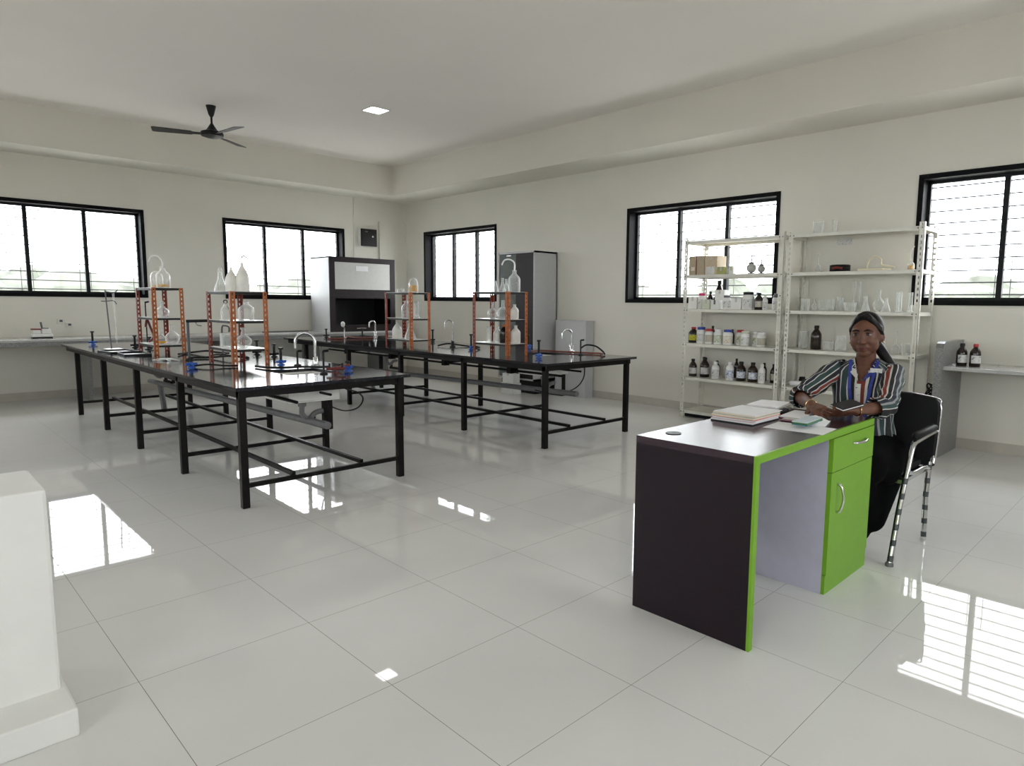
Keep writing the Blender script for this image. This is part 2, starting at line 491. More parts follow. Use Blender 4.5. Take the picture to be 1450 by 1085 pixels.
def wall(name, axis, at, lo, hi, wins, outward, zs=ZS, zt=ZT):
    """A wall with real openings, built from solid pieces round them."""
    mb = MB()
    a0, a1 = (at, at + TH * outward) if outward > 0 else (at + TH * outward, at)
    def piece(u0, u1, z0, z1):
        if axis == 'y':
            mb.box(u0, u1, a0, a1, z0, z1)
        else:
            mb.box(a0, a1, u0, u1, z0, z1)
    cur = lo
    for u0, u1 in sorted(wins):
        piece(cur, u0, -0.15, HC + 0.15)
        piece(u0, u1, -0.15, zs); piece(u0, u1, zt, HC + 0.15)
        cur = u1
    piece(cur, hi, -0.15, HC + 0.15)
    return struct(mb.build(name, M['wall']))
wall('wall_north', 'y', 0.0, XW, TH, WIN_A, 1)
wall('wall_east', 'x', 0.0, YS, 0.0, WIN_B, 1)
wall('wall_south', 'y', YS, XW - TH, TH, WIN_S, -1)
wall('wall_west', 'x', XW, YS, TH, WIN_W, -1)
struct(MB().box(XW, 0, YS, 0, HC, HC + 0.15).build('ceiling', M['ceil']))
struct(MB().box(XW, 0, -0.633, 0, ZB, HC).build('trim_1', M['wall'], label='downstand beam along the left-hand window wall'))
struct(MB().box(-0.6405, 0, YS, -0.633, ZB, HC).build('trim_2', M['wall'], label='downstand beam along the wall behind the shelves'))
struct(MB().box(XW, 0, -0.014, 0, 0, 0.10).build('baseboard_north', M['skirting']))
struct(MB().box(-0.014, 0, YS, -0.014, 0, 0.10).build('baseboard_east', M['skirting']))
struct(MB().box(-0.55, 0, -0.045, 0, 0.80, 2.70).build('trim_3', M['wall'], label='shallow boxed-out pier in the far corner'))

WI = [0]
def window(axis, at, u0, u1, bars=True, zs=ZS, zt=ZT, sign=1):
    """Black lined opening, dark aluminium sliding sashes, glass panes and a grille outside."""
    WI[0] += 1
    root = bpy.data.objects.new('window_%d' % WI[0], None); COL.objects.link(root); struct(root)
    def B(mb, ua, ub, da, db, za, zb):
        d0, d1 = sorted((at + sign * da, at + sign * db))
        if axis == 'y': mb.box(ua, ub, d0, d1, za, zb)
        else: mb.box(d0, d1, ua, ub, za, zb)
    t = 0.045
    mb = MB()
    B(mb, u0, u1, -0.012, TH, zs, zs + t); B(mb, u0, u1, -0.012, TH, zt - t, zt)
    B(mb, u0, u0 + t, -0.012, TH, zs + t, zt - t); B(mb, u1 - t, u1, -0.012, TH, zs + t, zt - t)
    mb.build('window_frame', M['frame_black'], root)
    a, b, z0, z1 = u0 + t, u1 - t, zs + t, zt - t
    mb = MB(); s = 0.028
    B(mb, a, b, 0.13, 0.18, z0, z0 + s); B(mb, a, b, 0.13, 0.18, z1 - s, z1)
    B(mb, a, a + s, 0.13, 0.18, z0, z1); B(mb, b - s, b, 0.13, 0.18, z0, z1)
    w = (b - a) / 3
    for k in (1, 2):
        B(mb, a + w * k - 0.022, a + w * k + 0.022, 0.125, 0.185, z0, z1)
    mb.build('sash_frame', M['alu_dark'], root)
    for k in range(3):
        mb = MB(); B(mb, a + w * k + 0.022, a + w * (k + 1) - 0.022, 0.152, 0.156, z0 + s, z1 - s)
        mb.build('pane', M['pane'], root)
    if bars:
        mb = MB()
        n = 10
        def pt(u, d, z):
            return (u, at + sign * d, z) if axis == 'y' else (at + sign * d, u, z)
        for k in range(n):
            z = z0 + (k + 0.5) * (z1 - z0) / n
            mb.tube([pt(a, 0.205, z), pt(b, 0.205, z)], 0.007, 6)
        for k in range(3):
            for off in (0.05, w - 0.07):
                u = a + w * k + off
                mb.tube([pt(u, 0.213, z0), pt(u, 0.213, z0 + (z1 - z0) * 0.36)], 0.004, 6)
        mb.build('grille', M['grille'], root)
    return root
for a, b in WIN_A: window('y', 0.0, a, b)
for a, b in WIN_B: window('x', 0.0, a, b)
for a, b in WIN_S: window('y', YS, a, b, False, sign=-1)  # out of view, added so daylight also comes from behind the camera
for a, b in WIN_W: window('x', XW, a, b, False, sign=-1)

# low wall stub beside the camera, with its skirting
struct(MB().box(-7.9, -6.61, -8.2, -7.87, 0, 0.725).build('wall_partition', M['white_paint'], bevel=0.01))
struct(MB().box(-7.9, -6.595, -8.357, -7.86, 0, 0.088).build('baseboard_partition', M['white_paint'], bevel=0.006))

# ------------------------------------------------------------------ outdoors
def outdoors():
    g = mat('pale_dry_ground', (0.42, 0.41, 0.38), 0.95, var=0.4, scale=0.08)
    struct(MB().box(-60, 260, -200, 260, -3.4, -3.0).build('ground_outside', g))
    leaf = mat('hazy_green_foliage', (0.082, 0.088, 0.070), 0.9, var=0.3, scale=0.6)
    rnd = random.Random(3)
    def belt(x0, y0, x1, y1, n):
        mb = MB()
        for k in range(n):
            t = (k + rnd.random()) / n
            r = 1.8 + 2.6 * rnd.random()
            x = x0 + (x1 - x0) * t + rnd.uniform(-4, 4); y = y0 + (y1 - y0) * t + rnd.uniform(-4, 4)
            h = 2.2 + 3.0 * rnd.random() + 1.3 * math.sin(t * 17)
            mb.ball((x, y, -3 + h * 0.62), r * 1.5, r * 1.5, h * 0.62, 10, 6)
        o = mb.build('treeline', leaf)
        for v in o.data.vertices:
            v.co += Vector((rnd.uniform(-1, 1), rnd.uniform(-1, 1), rnd.uniform(-1, 1))) * 0.35
        o['kind'] = 'stuff'
        return o
    tag(belt(-40, 62, 48, 62, 130), 'hazy belt of trees far outside the left-hand windows', 'trees')
    tag(belt(68, 46, 68, -60, 140), 'hazy belt of trees far outside the windows behind the shelves', 'trees')
outdoors()

# ------------------------------------------------------------------ lab benches
BT = 0.77
def lab_bench(label, xl, xr, y0, y1, legs_y, sinks, lx):
    """Black steel table on a row of paired legs with a polished stone top and sinks let into it."""
    t = thing('lab_bench', label, 'lab table', ((xl + xr) / 2, (y0 + y1) / 2, 0), group='long black lab benches')
    ox, oy = (xl + xr) / 2, (y0 + y1) / 2
    X = lambda x: x - ox
    Y = lambda y: y - oy
    mb = MB()
    ys = [y0] + [v for s in sinks for v in (s[2], s[3])] + [y1]
    for k in range(0, len(ys), 2):
        mb.box(X(xl), X(xr), Y(ys[k]), Y(ys[k + 1]), BT - 0.022, BT)
    for (sx0, sx1, sy0, sy1) in sinks:
        mb.box(X(xl), X(sx0), Y(sy0), Y(sy1), BT - 0.022, BT)
        mb.box(X(sx1), X(xr), Y(sy0), Y(sy1), BT - 0.022, BT)
    mb.build('worktop', M['black_granite'], t)
    a, b = lx
    mb = MB()
    for x in (a, b):
        mb.bar((X(x), Y(y0 + 0.05), BT - 0.047), (X(x), Y(y1 - 0.05), BT - 0.047), 0.045, 0.05)
    for y in (legs_y[0], legs_y[-1]):
        mb.bar((X(a), Y(y), BT - 0.047), (X(b), Y(y), BT - 0.047), 0.045, 0.05)
    for y in legs_y[1:-1]:
        if not any(s[2] - 0.03 < y < s[3] + 0.03 for s in sinks):
            mb.bar((X(a), Y(y), BT - 0.05), (X(b), Y(y), BT - 0.05), 0.035, 0.04)
    mb.build('apron_frame', M['black_steel'], t)
    for y in legs_y:
        for x in (a, b):
            MB().box(X(x) - 0.0225, X(x) + 0.0225, Y(y) - 0.0225, Y(y) + 0.0225, 0, BT - 0.03).build('leg', M['black_steel'], t, bevel=0.003)
    for y in legs_y:
        MB().bar((X(a) + .02, Y(y), 0.14), (X(b) - .02, Y(y), 0.14), 0.025, 0.028).build('cross_stretcher', M['black_steel'], t)
    for f in (0.28, 0.72):
        x = a + (b - a) * f
        MB().bar((X(x), Y(legs_y[0]), 0.165), (X(x), Y(legs_y[-1]), 0.165), 0.025, 0.025).build('long_stretcher', M['black_steel'], t)
    for (sx0, sx1, sy0, sy1) in sinks:
        mb = MB(); d = 0.17; w = 0.012
        x0, x1, q0, q1 = X(sx0) - w, X(sx1) + w, Y(sy0) - w, Y(sy1) + w
        zb = BT - 0.022 - d; zt = BT - 0.022
        mb.box(x0, x0 + w, q0, q1, zb, zt); mb.box(x1 - w, x1, q0, q1, zb, zt)
        mb.box(x0, x1, q0, q0 + w, zb, zt); mb.box(x0, x1, q1 - w, q1, zb, zt)
        mb.box(x0, x1, q0, q1, zb - 0.012, zb)
        s = mb.build('sink_basin', M['ceramic'], t, bevel=0.008)
        cx, cy = (x0 + x1) / 2, (q0 + q1) / 2
        mb = MB(); mb.lathe([(0.03, zb - 0.07), (0.03, zb - 0.01)], (cx, cy, 0), 12)
        mb.tube([(cx, cy, zb - .07), (cx, cy, zb - .13), (cx + .05, cy, zb - .17), (cx + .10, cy, zb - .13), (cx + .16, cy, zb - .12)], 0.02, 10, 4)
        mb.build('trap_pipe', M['grey_plastic'], s, smooth=True)
        mb = MB()   # bent steel bracket that carries the waste pipe
        mb.bar((cx + .14, cy - .16, BT - .05), (cx + .14, cy - .16, 0.34), 0.028, 0.028)
        mb.bar((cx + .126, cy - .16, 0.35), (cx + .126, cy + .12, 0.35), 0.028, 0.028)
        mb.bar((cx + .14, cy + .12, 0.34), (cx + .14, cy + .12, 0.42), 0.028, 0.028)
        mb.build('pipe_bracket', M['black_steel'], t)
    x = X(a + (b - a) * 0.62)
    mb = MB(); mb.tube([(x, Y(y0 + 0.35), 0.40), (x, Y(y1 - 0.5), 0.33)], 0.028, 10)
    mb.tube([(x, Y(y1 - 0.9), 0.34), (x - .05, Y(y1 - 1.2), 0.06)], 0.03, 10)
    mb.build('waste_pipe', M['grey_plastic'], t, smooth=True)
    mb = MB(); x = X(a + (b - a) * 0.40)
    mb.tube([(x, Y(y0 + 0.3), 0.60), (x, Y(y1 - 0.3), 0.60)], 0.012, 8)
    mb.tube([(x + .25, Y(y0 + 0.3), 0.63), (x + .25, Y(y1 - 0.3), 0.63)], 0.010, 8)
    for k in range(4):
        yy = y0 + 1.05 + k * (y1 - y0 - 1.9) / 3
        mb.bar((x, Y(yy), 0.60), (x, Y(yy), BT - .03), 0.03, 0.03); mb.bar((x - .03, Y(yy), 0.615), (x + .29, Y(yy), 0.615), 0.03, 0.035)
        mb.box(x - .035, x + .035, Y(yy) - .03, Y(yy) + .03, 0.57, 0.66)
    mb.build('service_pipe', M['black_steel'], t, smooth=True)
    return t

L1 = [-6.448, -5.287, -4.117, -2.947, -1.75]
L2 = [-6.517, -5.354, -4.206, -3.027, -1.86]
SINK1 = [(-4.92, -4.55, -6.06, -5.66), (-4.92, -4.55, -2.3, -1.95)]
SINK2 = [(-2.28, -1.93, -5.95, -5.60), (-2.05, -1.75, -2.60, -2.25)]
lab_bench('nearer long black lab bench, the one with the trays and the drooping cable', -5.45, -4.22, -6.53, -1.25, L1, SINK1, (-5.391, -4.269))
lab_bench('farther long black lab bench, standing in front of the fume hood', -2.88, -1.60, -6.60, -1.30, L2, SINK2, (-2.8145, -1.66))

def cable(name, label, pts, r=0.006, m='black_rubber', cat='cable', group=None, steps=8):
    o = MB().tube(pts, r, 8, steps).build(name, M[m], smooth=True)
    return tag(o, label, cat, group)
cable('cable', 'thin black cable looping down from the near end of the nearer bench',
      [(-4.25, -5.10, 0.70), (-4.23, -5.12, 0.50), (-4.20, -5.19, 0.40), (-4.20, -5.36, 0.372), (-4.20, -5.54, 0.377), (-4.20, -5.725, 0.427), (-4.20, -5.807, 0.506), (-4.20, -5.73, 0.551), (-4.21, -5.55, 0.565), (-4.23, -5.42, 0.60), (-4.25, -5.38, 0.70)])
cable('cable', 'thin black cable drooping under the near end of the farther bench',
      [(-1.89, -6.15, 0.74), (-1.89, -6.15, 0.55), (-1.92, -6.05, 0.42), (-2.05, -5.9, 0.36), (-2.2, -5.75, 0.40)])

# ------------------------------------------------------------------ racks of slotted angle
def angle_post(mb, x, y, z0, z1, sx, sy, w=0.036, t=0.003, pitch=0.042, hole=0.020, open_w=0.010):
    """One L-section upright with punched slots along both flanges (sx, sy: the way the flanges run)."""
    def slab(u0, u1, za, zb, along):
        a, b = sorted((u0, u1))
        if along == 'x':
            xa, xb = sorted((x + sx * a, x + sx * b)); ya, yb = sorted((y, y + sy * t))
        else:
            ya, yb = sorted((y + sy * a, y + sy * b)); xa, xb = sorted((x, x + sx * t))
        mb.box(xa, xb, ya, yb, za, zb)
    n = max(1, int((z1 - z0) / pitch))
    p = (z1 - z0) / n
    for al in 'xy':
        slab(0, (w - open_w) / 2, z0, z1, al)
        slab((w + open_w) / 2, w, z0, z1, al)
        for k in range(n + 1):
            za = z0 + k * p - (p - hole) / 2
            slab((w - open_w) / 2, (w + open_w) / 2, max(z0, za), min(z1, za + p - hole), al)

def reagent_rack(label, x0, y0, lx, ly, top, shelf_z, foot=BT):
    t = thing('reagent_rack', label, 'rack', (x0 + lx / 2, y0 + ly / 2, foot), group='orange slotted-angle racks on the benches')
    hx, hy, H = lx / 2, ly / 2, top - foot
    for (sx, sy, m) in ((-1, -1, 'orange'), (1, -1, 'orange'), (-1, 1, 'red_brown'), (1, 1, 'red_brown')):  # the two rear posts get a darker red than the front ones
        mb = MB(); angle_post(mb, sx * hx, sy * hy, 0, H, -sx, -sy)
        mb.build('post', M[m], t)
    for i, z in enumerate(shelf_z):
        zz = z - foot
        mb = MB(); mb.box(-hx + .004, hx - .004, -hy + .004, hy - .004, zz - 0.022, zz - 0.003)
        s = mb.build('shelf', M['board_dark'], t)
        MB().box(-hx + .005, hx - .005, -hy + .005, hy - .005, zz - 0.003, zz).build('shelf_lining', M['board_top'], s)
    return t
RK = [(-5.10, -3.58, .27, .55, 1.405, (1.405, 1.12, 0.862)), (-4.95, -5.12, .29, .55, 1.365, (1.365, 1.13, 0.90)),
      (-2.57, -4.04, .28, .55, 1.405, (1.405, 1.10, 0.85)), (-2.56, -5.73, .27, .55, 1.405, (1.405, 1.13, 0.885))]
RL = ['orange slotted-angle rack holding a yellow-bottomed bottle, far end of nearer bench', 'orange slotted-angle rack with tall wash bottles on top, middle of nearer bench',
      'orange slotted-angle rack just right of the fume hood opening, on the farther bench', 'orange slotted-angle rack in front of the tall cupboard, on the farther bench']
for r, lb in zip(RK, RL):
    reagent_rack(lb, *r)

# ------------------------------------------------------------------ glassware and bottles
def glassware(name, label, cat, kind, loc, r, h, group=None, m='lab_glass', fill=None):
    """Clear vessel; kind picks the profile. A tube, stopper or liquid is a part."""
    t = thing(name, label, cat, loc, group=group)
    P = {
        'beaker': [(r * .9, 0), (r, .01), (r, h * .95), (r * 1.08, h), (r * .96, h * .97), (r * .95, .012), (0.001, .01)],
        'cylinder': [(r * 1.6, 0), (r * 1.6, .008), (r, .014), (r, h * .97), (r * 1.15, h), (r * .9, h * .98), (r * .88, .02), (.001, .018)],
        'conical': [(r * .92, 0), (r, .008), (r * .95, h * .12), (r * .34, h * .68), (r * .32, h * .93), (r * .4, h), (r * .28, h * .98), (r * .27, h * .68), (.001, .01)],
        'round': [(r * .35, 0), (r * .75, h * .08), (r, h * .28), (r * .92, h * .42), (r * .55, h * .56), (r * .24, h * .66), (r * .22, h * .95), (r * .3, h), (r * .2, h * .98), (r * .2, h * .66), (.001, h * .5)],
        'volumetric': [(r * .5, 0), (r * .85, h * .04), (r, h * .16), (r * .8, h * .30), (r * .3, h * .40), (r * .16, h * .48), (r * .14, h * .93), (r * .34, h), (r * .1, h * .99), (.001, h * .5)],
        'bottle': [(r * .9, 0), (r, .008), (r, h * .58), (r * .88, h * .68), (r * .36, h * .84), (r * .32, h * .96), (r * .42, h), (r * .2, h * .99), (.001, h * .8)],
        'bell': [(r * .96, 0), (r, .006), (r, h * .60), (r * .86, h * .80), (r * .5, h * .95), (r * .2, h), (.001, h)],
        'dish': [(r * .7, 0), (r * .8, .006), (r, h), (r * 1.04, h), (r * .95, h * .95), (r * .72, .01), (.001, .01)],
        'taper': [(r * .94, 0), (r, .006), (r, h * .45), (r * .90, h * .58), (r * .62, h * .72), (r * .28, h * .86), (r * .20, h * .94), (r * .17, h), (.001, h)],
        'tube': [(r * .5, 0), (r, h * .04), (r, h * .96), (r * 1.2, h), (r * .85, h * .98), (r * .85, h * .06), (.001, h * .05)],
    }[kind]
    MB().lathe(P, n=20, cap=False).build('vessel', M[m], t, smooth=True)
    if fill:
        q = fill
        MB().lathe([(r * .86, .012), (r * .90, .02), (r * .90, h * q), (.001, h * q + .001)], n=16).build('liquid', M['yellow_liquid'], t, smooth=True, label='yellow liquid')
    return t

def spout(t, pts, r=0.006, m='white_plastic', name='spout_tube'):
    MB().tube(pts, r, 8, 6).build(name, M[m], t, smooth=True)

def reagent_bottle(label, loc, r, h, body='amber', cap='black_plastic', lab='label', kind='winchester', name='reagent_bottle', cat='bottle', group=None, rz=0.0):
    t = thing(name, label, cat, loc, rz, group)
    if kind == 'winchester':
        prof = [(r * .92, 0), (r, .006), (r, h * .56), (r * .93, h * .66), (r * .60, h * .78), (r * .40, h * .84), (r * .38, h * .88)]
        cr, c0 = r * .46, .87
        lz = (.16, .50)
    elif kind == 'narrow':
        prof = [(r * .9, 0), (r, .006), (r, h * .66), (r * .85, h * .75), (r * .45, h * .82), (r * .42, h * .88)]
        cr, c0 = r * .5, .87
        lz = (.14, .56)
    else:  # wide-mouth jar
        prof = [(r * .93, 0), (r, .006), (r, h * .70), (r * .94, h * .77), (r * .80, h * .82), (r * .78, h * .85)]
        cr, c0 = r * .84, .84
        lz = (.12, .60)
    MB().lathe(prof, n=22).build('body', M[body], t, smooth=True)
    MB().lathe([(cr, h * c0), (cr * 1.02, h * c0 + .004), (cr, h - .003), (cr * .9, h)], n=18).build('cap', M[cap], t, smooth=True)
    if lab:
        mb = MB(); n = 14; R = r * 1.012
        a0, a1 = PI - 0.5, PI + 1.9
        vs = []
        for k in range(n + 1):
            a = a0 + (a1 - a0) * k / n
            for (q, z) in ((R, h * lz[0]), (R, h * lz[1]), (r * .97, h * lz[1]), (r * .97, h * lz[0])):
                vs.append((q * math.cos(a), q * math.sin(a), z))
        fs = [(k * 4 + j, k * 4 + (j + 1) % 4, k * 4 + 4 + (j + 1) % 4, k * 4 + 4 + j) for k in range(n) for j in range(4)]
        mb.poly(vs, fs + [(0, 1, 2, 3), (n * 4, n * 4 + 1, n * 4 + 2, n * 4 + 3)])
        mb.build('label', M[lab], t, smooth=False)
    return t

# rack 1 (far end of the nearer bench)
def on(rk, fx, fy, s):
    x0, y0, lx, ly, top, sz = RK[rk]
    return (x0 + lx * fx, y0 + ly * fy, sz[s])
t = glassware('wash_bottle', 'clear domed bottle with yellow liquid and a bent tube, atop the leftmost rack', 'bottle', 'bottle', on(0, .50, .22, 0), .060, .20, fill=.16)
spout(t, [(0, 0, .19), (0, 0, .25), (-.03, .02, .30), (-.075, .06, .295), (-.095, .08, .245)], .008)
glassware('flask', 'clear flask holding a little yellow liquid, beside the bent-tube bottle', 'flask', 'bell', on(0, .45, .50, 0), .055, .165, fill=.14)
glassware('flask', 'clear round flask on the middle shelf of the leftmost rack', 'flask', 'round', on(0, .55, .45, 1), .06, .16)
glassware('flask', 'round flask with yellow liquid on the bottom shelf of the leftmost rack', 'flask', 'round', on(0, .35, .28, 2), .052, .15, fill=.2)
glassware('flask', 'large clear round flask on the bottom shelf of the leftmost rack', 'flask', 'round', on(0, .72, .25, 2), .066, .19)
cable('rubber_tube', 'dark red rubber tubes hanging down through the leftmost rack', [(-5.05, -3.12, 1.02), (-5.03, -3.10, 1.09), (-5.0, -3.08, 1.02), (-4.98, -3.1, .92), (-5.03, -3.14, .875)], .011, 'dark_red', 'tube')
# rack 2
t = glassware('wash_bottle', 'tall white plastic wash bottle with a bent nozzle, rightmost atop the middle rack', 'bottle', 'taper', on(1, .64, .42, 0), .052, .24, m='pale_bottle')
spout(t, [(0, 0, .23), (0, 0, .275), (.01, -.02, .295), (.03, -.05, .27)], .006)
glassware('wash_bottle', 'tall white plastic wash bottle standing between two others atop the middle rack', 'bottle', 'taper', on(1, .40, .52, 0), .048, .20, m='pale_bottle')
t = glassware('flask', 'clear conical flask with a glass stem, leftmost atop the middle rack', 'flask', 'conical', on(1, .22, .70, 0), .050, .17)
MB().lathe([(.012, .16), (.02, .175), (.012, .195), (.004, .2)], n=12).build('stopper', M['lab_glass'], t, smooth=True)
t = glassware('flask', 'clear bottle with looped stopper on the middle shelf of the middle rack, left', 'bottle', 'bottle', on(1, .28, .62, 1), .042, .14)
spout(t, [(-.012, 0, .135), (-.012, 0, .16), (.012, 0, .16), (.012, 0, .135)], .004, 'black_plastic', 'loop')
glassware('flask', 'clear wide flask with dark stopper on the middle shelf of the middle rack', 'flask', 'bottle', on(1, .62, .30, 1), .062, .155)
glassware('flask', 'clear jar with dark fittings on the bottom shelf of the middle rack', 'flask', 'beaker', on(1, .22, .55, 2), .05, .12)
glassware('flask', 'clear large round flask on the bottom shelf of the middle rack', 'flask', 'round', on(1, .55, .35, 2), .066, .17)
# rack 3
glassware('flask', 'clear domed bottle with amber liquid atop the rack beside the fume hood', 'flask', 'bell', on(2, .40, .18, 0), .055, .17, fill=.5)
glassware('dish', 'small clear dish at the far end atop the rack beside the fume hood', 'dish', 'dish', on(2, .5, .75, 0), .05, .045)
glassware('flask', 'tall pale flask on the middle shelf of the rack beside the fume hood', 'flask', 'bottle', on(2, .45, .50, 1), .060, .21)
glassware('flask', 'clear tall cylinder on the middle shelf of the rack beside the fume hood', 'flask', 'cylinder', on(2, .62, .25, 1), .03, .20)
glassware('wash_bottle', 'white tapered bottle with orange tip, bottom shelf of the rack beside the hood', 'bottle', 'taper', on(2, .35, .80, 2), .06, .2, m='pale_bottle')
glassware('flask', 'clear conical flask on the bottom shelf of the rack beside the fume hood', 'flask', 'conical', on(2, .55, .45, 2), .07, .20)
# rack 4
t = glassware('wash_bottle', 'tall clear bottle with a long bent tube, rightmost atop the rack before the cupboard', 'bottle', 'bottle', on(3, .78, .25, 0), .062, .22)
spout(t, [(0, 0, .21), (0, 0, .29), (-.03, .03, .325), (-.07, .07, .32), (-.09, .09, .27)], .008)
glassware('flask', 'clear tall bottle with pointed stopper, leftmost atop the rack before the cupboard', 'bottle', 'bottle', on(3, .45, .80, 0), .058, .235)
glassware('flask', 'small clear conical flask, second from left atop the rack before the cupboard', 'flask', 'conical', on(3, .5, .62, 0), .035, .115)
glassware('flask', 'clear conical flask in the middle atop the rack before the cupboard', 'flask', 'conical', on(3, .6, .48, 0), .036, .14)
glassware('flask', 'clear conical flask just left of the bent-tube bottle, rack before the cupboard', 'flask', 'conical', on(3, .5, .32, 0), .036, .13)
glassware('flask', 'clear flask with dark contents on the middle shelf before the cupboard', 'flask', 'round', on(3, .4, .65, 1), .055, .17)
glassware('flask', 'large clear round flask in the middle shelf centre before the cupboard', 'flask', 'round', on(3, .62, .48, 1), .068, .19)
glassware('flask', 'white-capped clear bottle at the near end of the middle shelf before the cupboard', 'bottle', 'bottle', on(3, .8, .25, 1), .042, .15, m='pale_bottle')
glassware('flask', 'clear cylinder at the far end of the bottom shelf before the cupboard', 'flask', 'cylinder', on(3, .4, .75, 2), .025, .16)
glassware('flask', 'clear bottle beside the amber bottle on the bottom shelf before the cupboard', 'bottle', 'bottle', on(3, .6, .62, 2), .045, .16)
reagent_bottle('dark amber bottle with an orange cap on the bottom shelf before the cupboard', on(3, .55, .40, 2), .050, .19, 'amber', 'orange', None)
glassware('flask', 'white plastic bottle at the near end of the bottom shelf before the cupboard', 'bottle', 'bottle', on(3, .8, .22, 2), .05, .18, m='pale_bottle')

# ------------------------------------------------------------------ taps and fittings on the benches
def faucet(label, loc, h, reach, ang, r=0.012, base='chrome', handle=True):
    t = thing('swan_neck_faucet', label, 'faucet', loc, ang, 'swan-neck faucets')
    MB().lathe([(.035, 0), (.035, .012), (.022, .022), (.018, .07), (.014, .075)], n=16).build('base', M[base], t, smooth=True)
    R = reach / 2
    pts = [(0, 0, .05), (0, 0, h * .5), (0, 0, h - R)]
    for k in range(1, 9):
        a = PI * k / 8
        pts.append((R - R * math.cos(a), 0, h - R + R * math.sin(a)))
    pts.append((reach, 0, h - R - h * .18))
    MB().tube(pts, r, 12).build('spout', M['chrome'], t, smooth=True)
    if handle:
        MB().tube([(0, 0, .055), (0, -.05, .062), (0, -.07, .075)], .007, 8).build('lever', M[base], t, smooth=True)
    return t
faucet('tall chrome swan-neck faucet beside the near sink of the nearer bench', (-4.47, -5.55, BT), .27, .15, PI * .80)
faucet('chrome swan-neck faucet standing before the black fume hood opening', (-1.72, -1.82, BT), .235, .10, PI * 1.0)
faucet('slim chrome swan-neck faucet on a black stem, middle of the farther bench', (-2.22, -4.38, BT), .32, .09, PI * .85, .008, 'black_plastic')
faucet('chrome swan-neck faucet at the near sink of the farther bench', (-1.70, -5.80, BT), .25, .11, PI * .85, .011)
t = thing('spray_tap', 'short chrome spray tap standing left of the fume-hood faucet', 'faucet', (-2.06, -1.52, BT))
MB().tube([(0, 0, 0), (0, 0, .11), (-.02, -.01, .15)], .010, 10, 4).build('stem', M['chrome'], t, smooth=True)
MB().lathe([(.008, 0), (.026, .02), (.03, .06), (.012, .085)], (-.028, -.014, .14), 12).build('spray_head', M['white_plastic'], t, smooth=True)

def gas_tap(label, loc, h=.13, valve='black_plastic', rz=0.3, r=.011):
    t = thing('gas_tap', label, 'gas tap', loc, rz, 'gas taps on the benches')
    MB().lathe([(.03, 0), (.03, .006), (.016, .012), (.014, .03)], n=14).build('flange', M[valve], t, smooth=True)
    MB().tube([(0, 0, .01), (0, 0, h)], r, 10).build('post', M['black_plastic'], t, smooth=True)
    mb = MB(); mb.tube([(-.045, 0, .028), (.045, 0, .028)], .011, 10); mb.tube([(0, -.035, .028), (0, .035, .028)], .010, 10)
    mb.ball((0, 0, .028), .02)
    mb.build('valve', M[valve], t, smooth=True)
    MB().box(-.014, .014, -.014, .014, h - .012, h + .004).build('knob', M['black_plastic'], t)
    return t
GT = [((-5.20, -1.55), .15, 'blue_plastic', 'gas tap standing alone at the far left corner of the nearer bench'),
      ((-4.97, -2.35), .13, 'black_plastic', 'black gas tap just left of the leftmost rack'),
      ((-4.88, -2.55), .12, 'black_plastic', 'short black gas tap tight behind the left post of the leftmost rack'),
      ((-4.36, -4.10), .14, 'black_plastic', 'black gas tap seen through the right side of the middle rack'),
      ((-4.34, -4.45), .12, 'black_plastic', 'black gas tap just right of the middle rack'),
      ((-4.63, -5.27), .14, 'blue_plastic', 'blue-based gas tap between the middle rack and the tall chrome faucet'),
      ((-4.44, -6.02), .07, 'blue_plastic', 'low blue gas valve near the front right corner of the nearer bench'),
      ((-5.24, -5.06), .08, 'blue_plastic', 'bright blue gas valve at the left edge of the nearer bench'),
      ((-2.36, -1.55), .12, 'black_plastic', 'black gas tap in front of the white side of the fume hood'),
      ((-1.98, -1.90), .13, 'black_plastic', 'black gas tap below the fume hood opening, left of its faucet'),
      ((-1.78, -3.36), .16, 'black_plastic', 'black gas tap right of the rack beside the fume hood'),
      ((-2.28, -4.80), .17, 'blue_plastic', 'tall blue-based gas tap left of the rack before the cupboard'),
      ((-1.60, -5.02), .15, 'blue_plastic', 'blue-based gas tap behind the right side of the rack before the cupboard'),
      ((-2.48, -6.09), .17, 'blue_plastic', 'blue-based gas tap at the near left corner of the farther bench')]
for (x, y), h, v, lb in GT:
    gas_tap(lb, (x, y, BT), h, v)

def rod_stand(label, loc, h, r=.008):
    t = thing('rod_stand', label, 'stand', loc)
    MB().lathe([(.028, 0), (.028, .008), (.012, .014)], n=14).build('foot', M['black_plastic'], t, smooth=True)
    MB().tube([(0, 0, .01), (0, 0, h)], r, 8).build('rod', M['black_plastic'], t, smooth=True)
    MB().tube([(0, 0, h * .98), (.03, -.02, h)], .009, 8).build('nozzle', M['black_plastic'], t, smooth=True)
    return t
rod_stand('thin tall black stand pipe near the front edge of the nearer bench', (-4.69, -6.13, BT), .17)
rod_stand('thin black stand pipe left of the tall chrome faucet', (-4.55, -5.40, BT), .12)
rod_stand('thin tall black stand pipe at the near end of the farther bench', (-1.89, -6.10, BT), .155, .008)
t = thing('pipe_tap', 'black pipe tap with a long side arm between the two racks of the nearer bench', 'tap', (-5.04, -4.36, BT))
MB().lathe([(.035, 0), (.035, .01), (.015, .02)], n=14).build('flange', M['black_plastic'], t, smooth=True)
MB().tube([(0, 0, 0), (0, 0, .33)], .011, 10).build('stem', M['grey_cap'], t, smooth=True)
MB().tube([(-.01, 0, .34), (.16, -.11, .345), (.21, -.14, .345)], .013, 10).build('arm', M['black_plastic'], t, smooth=True)
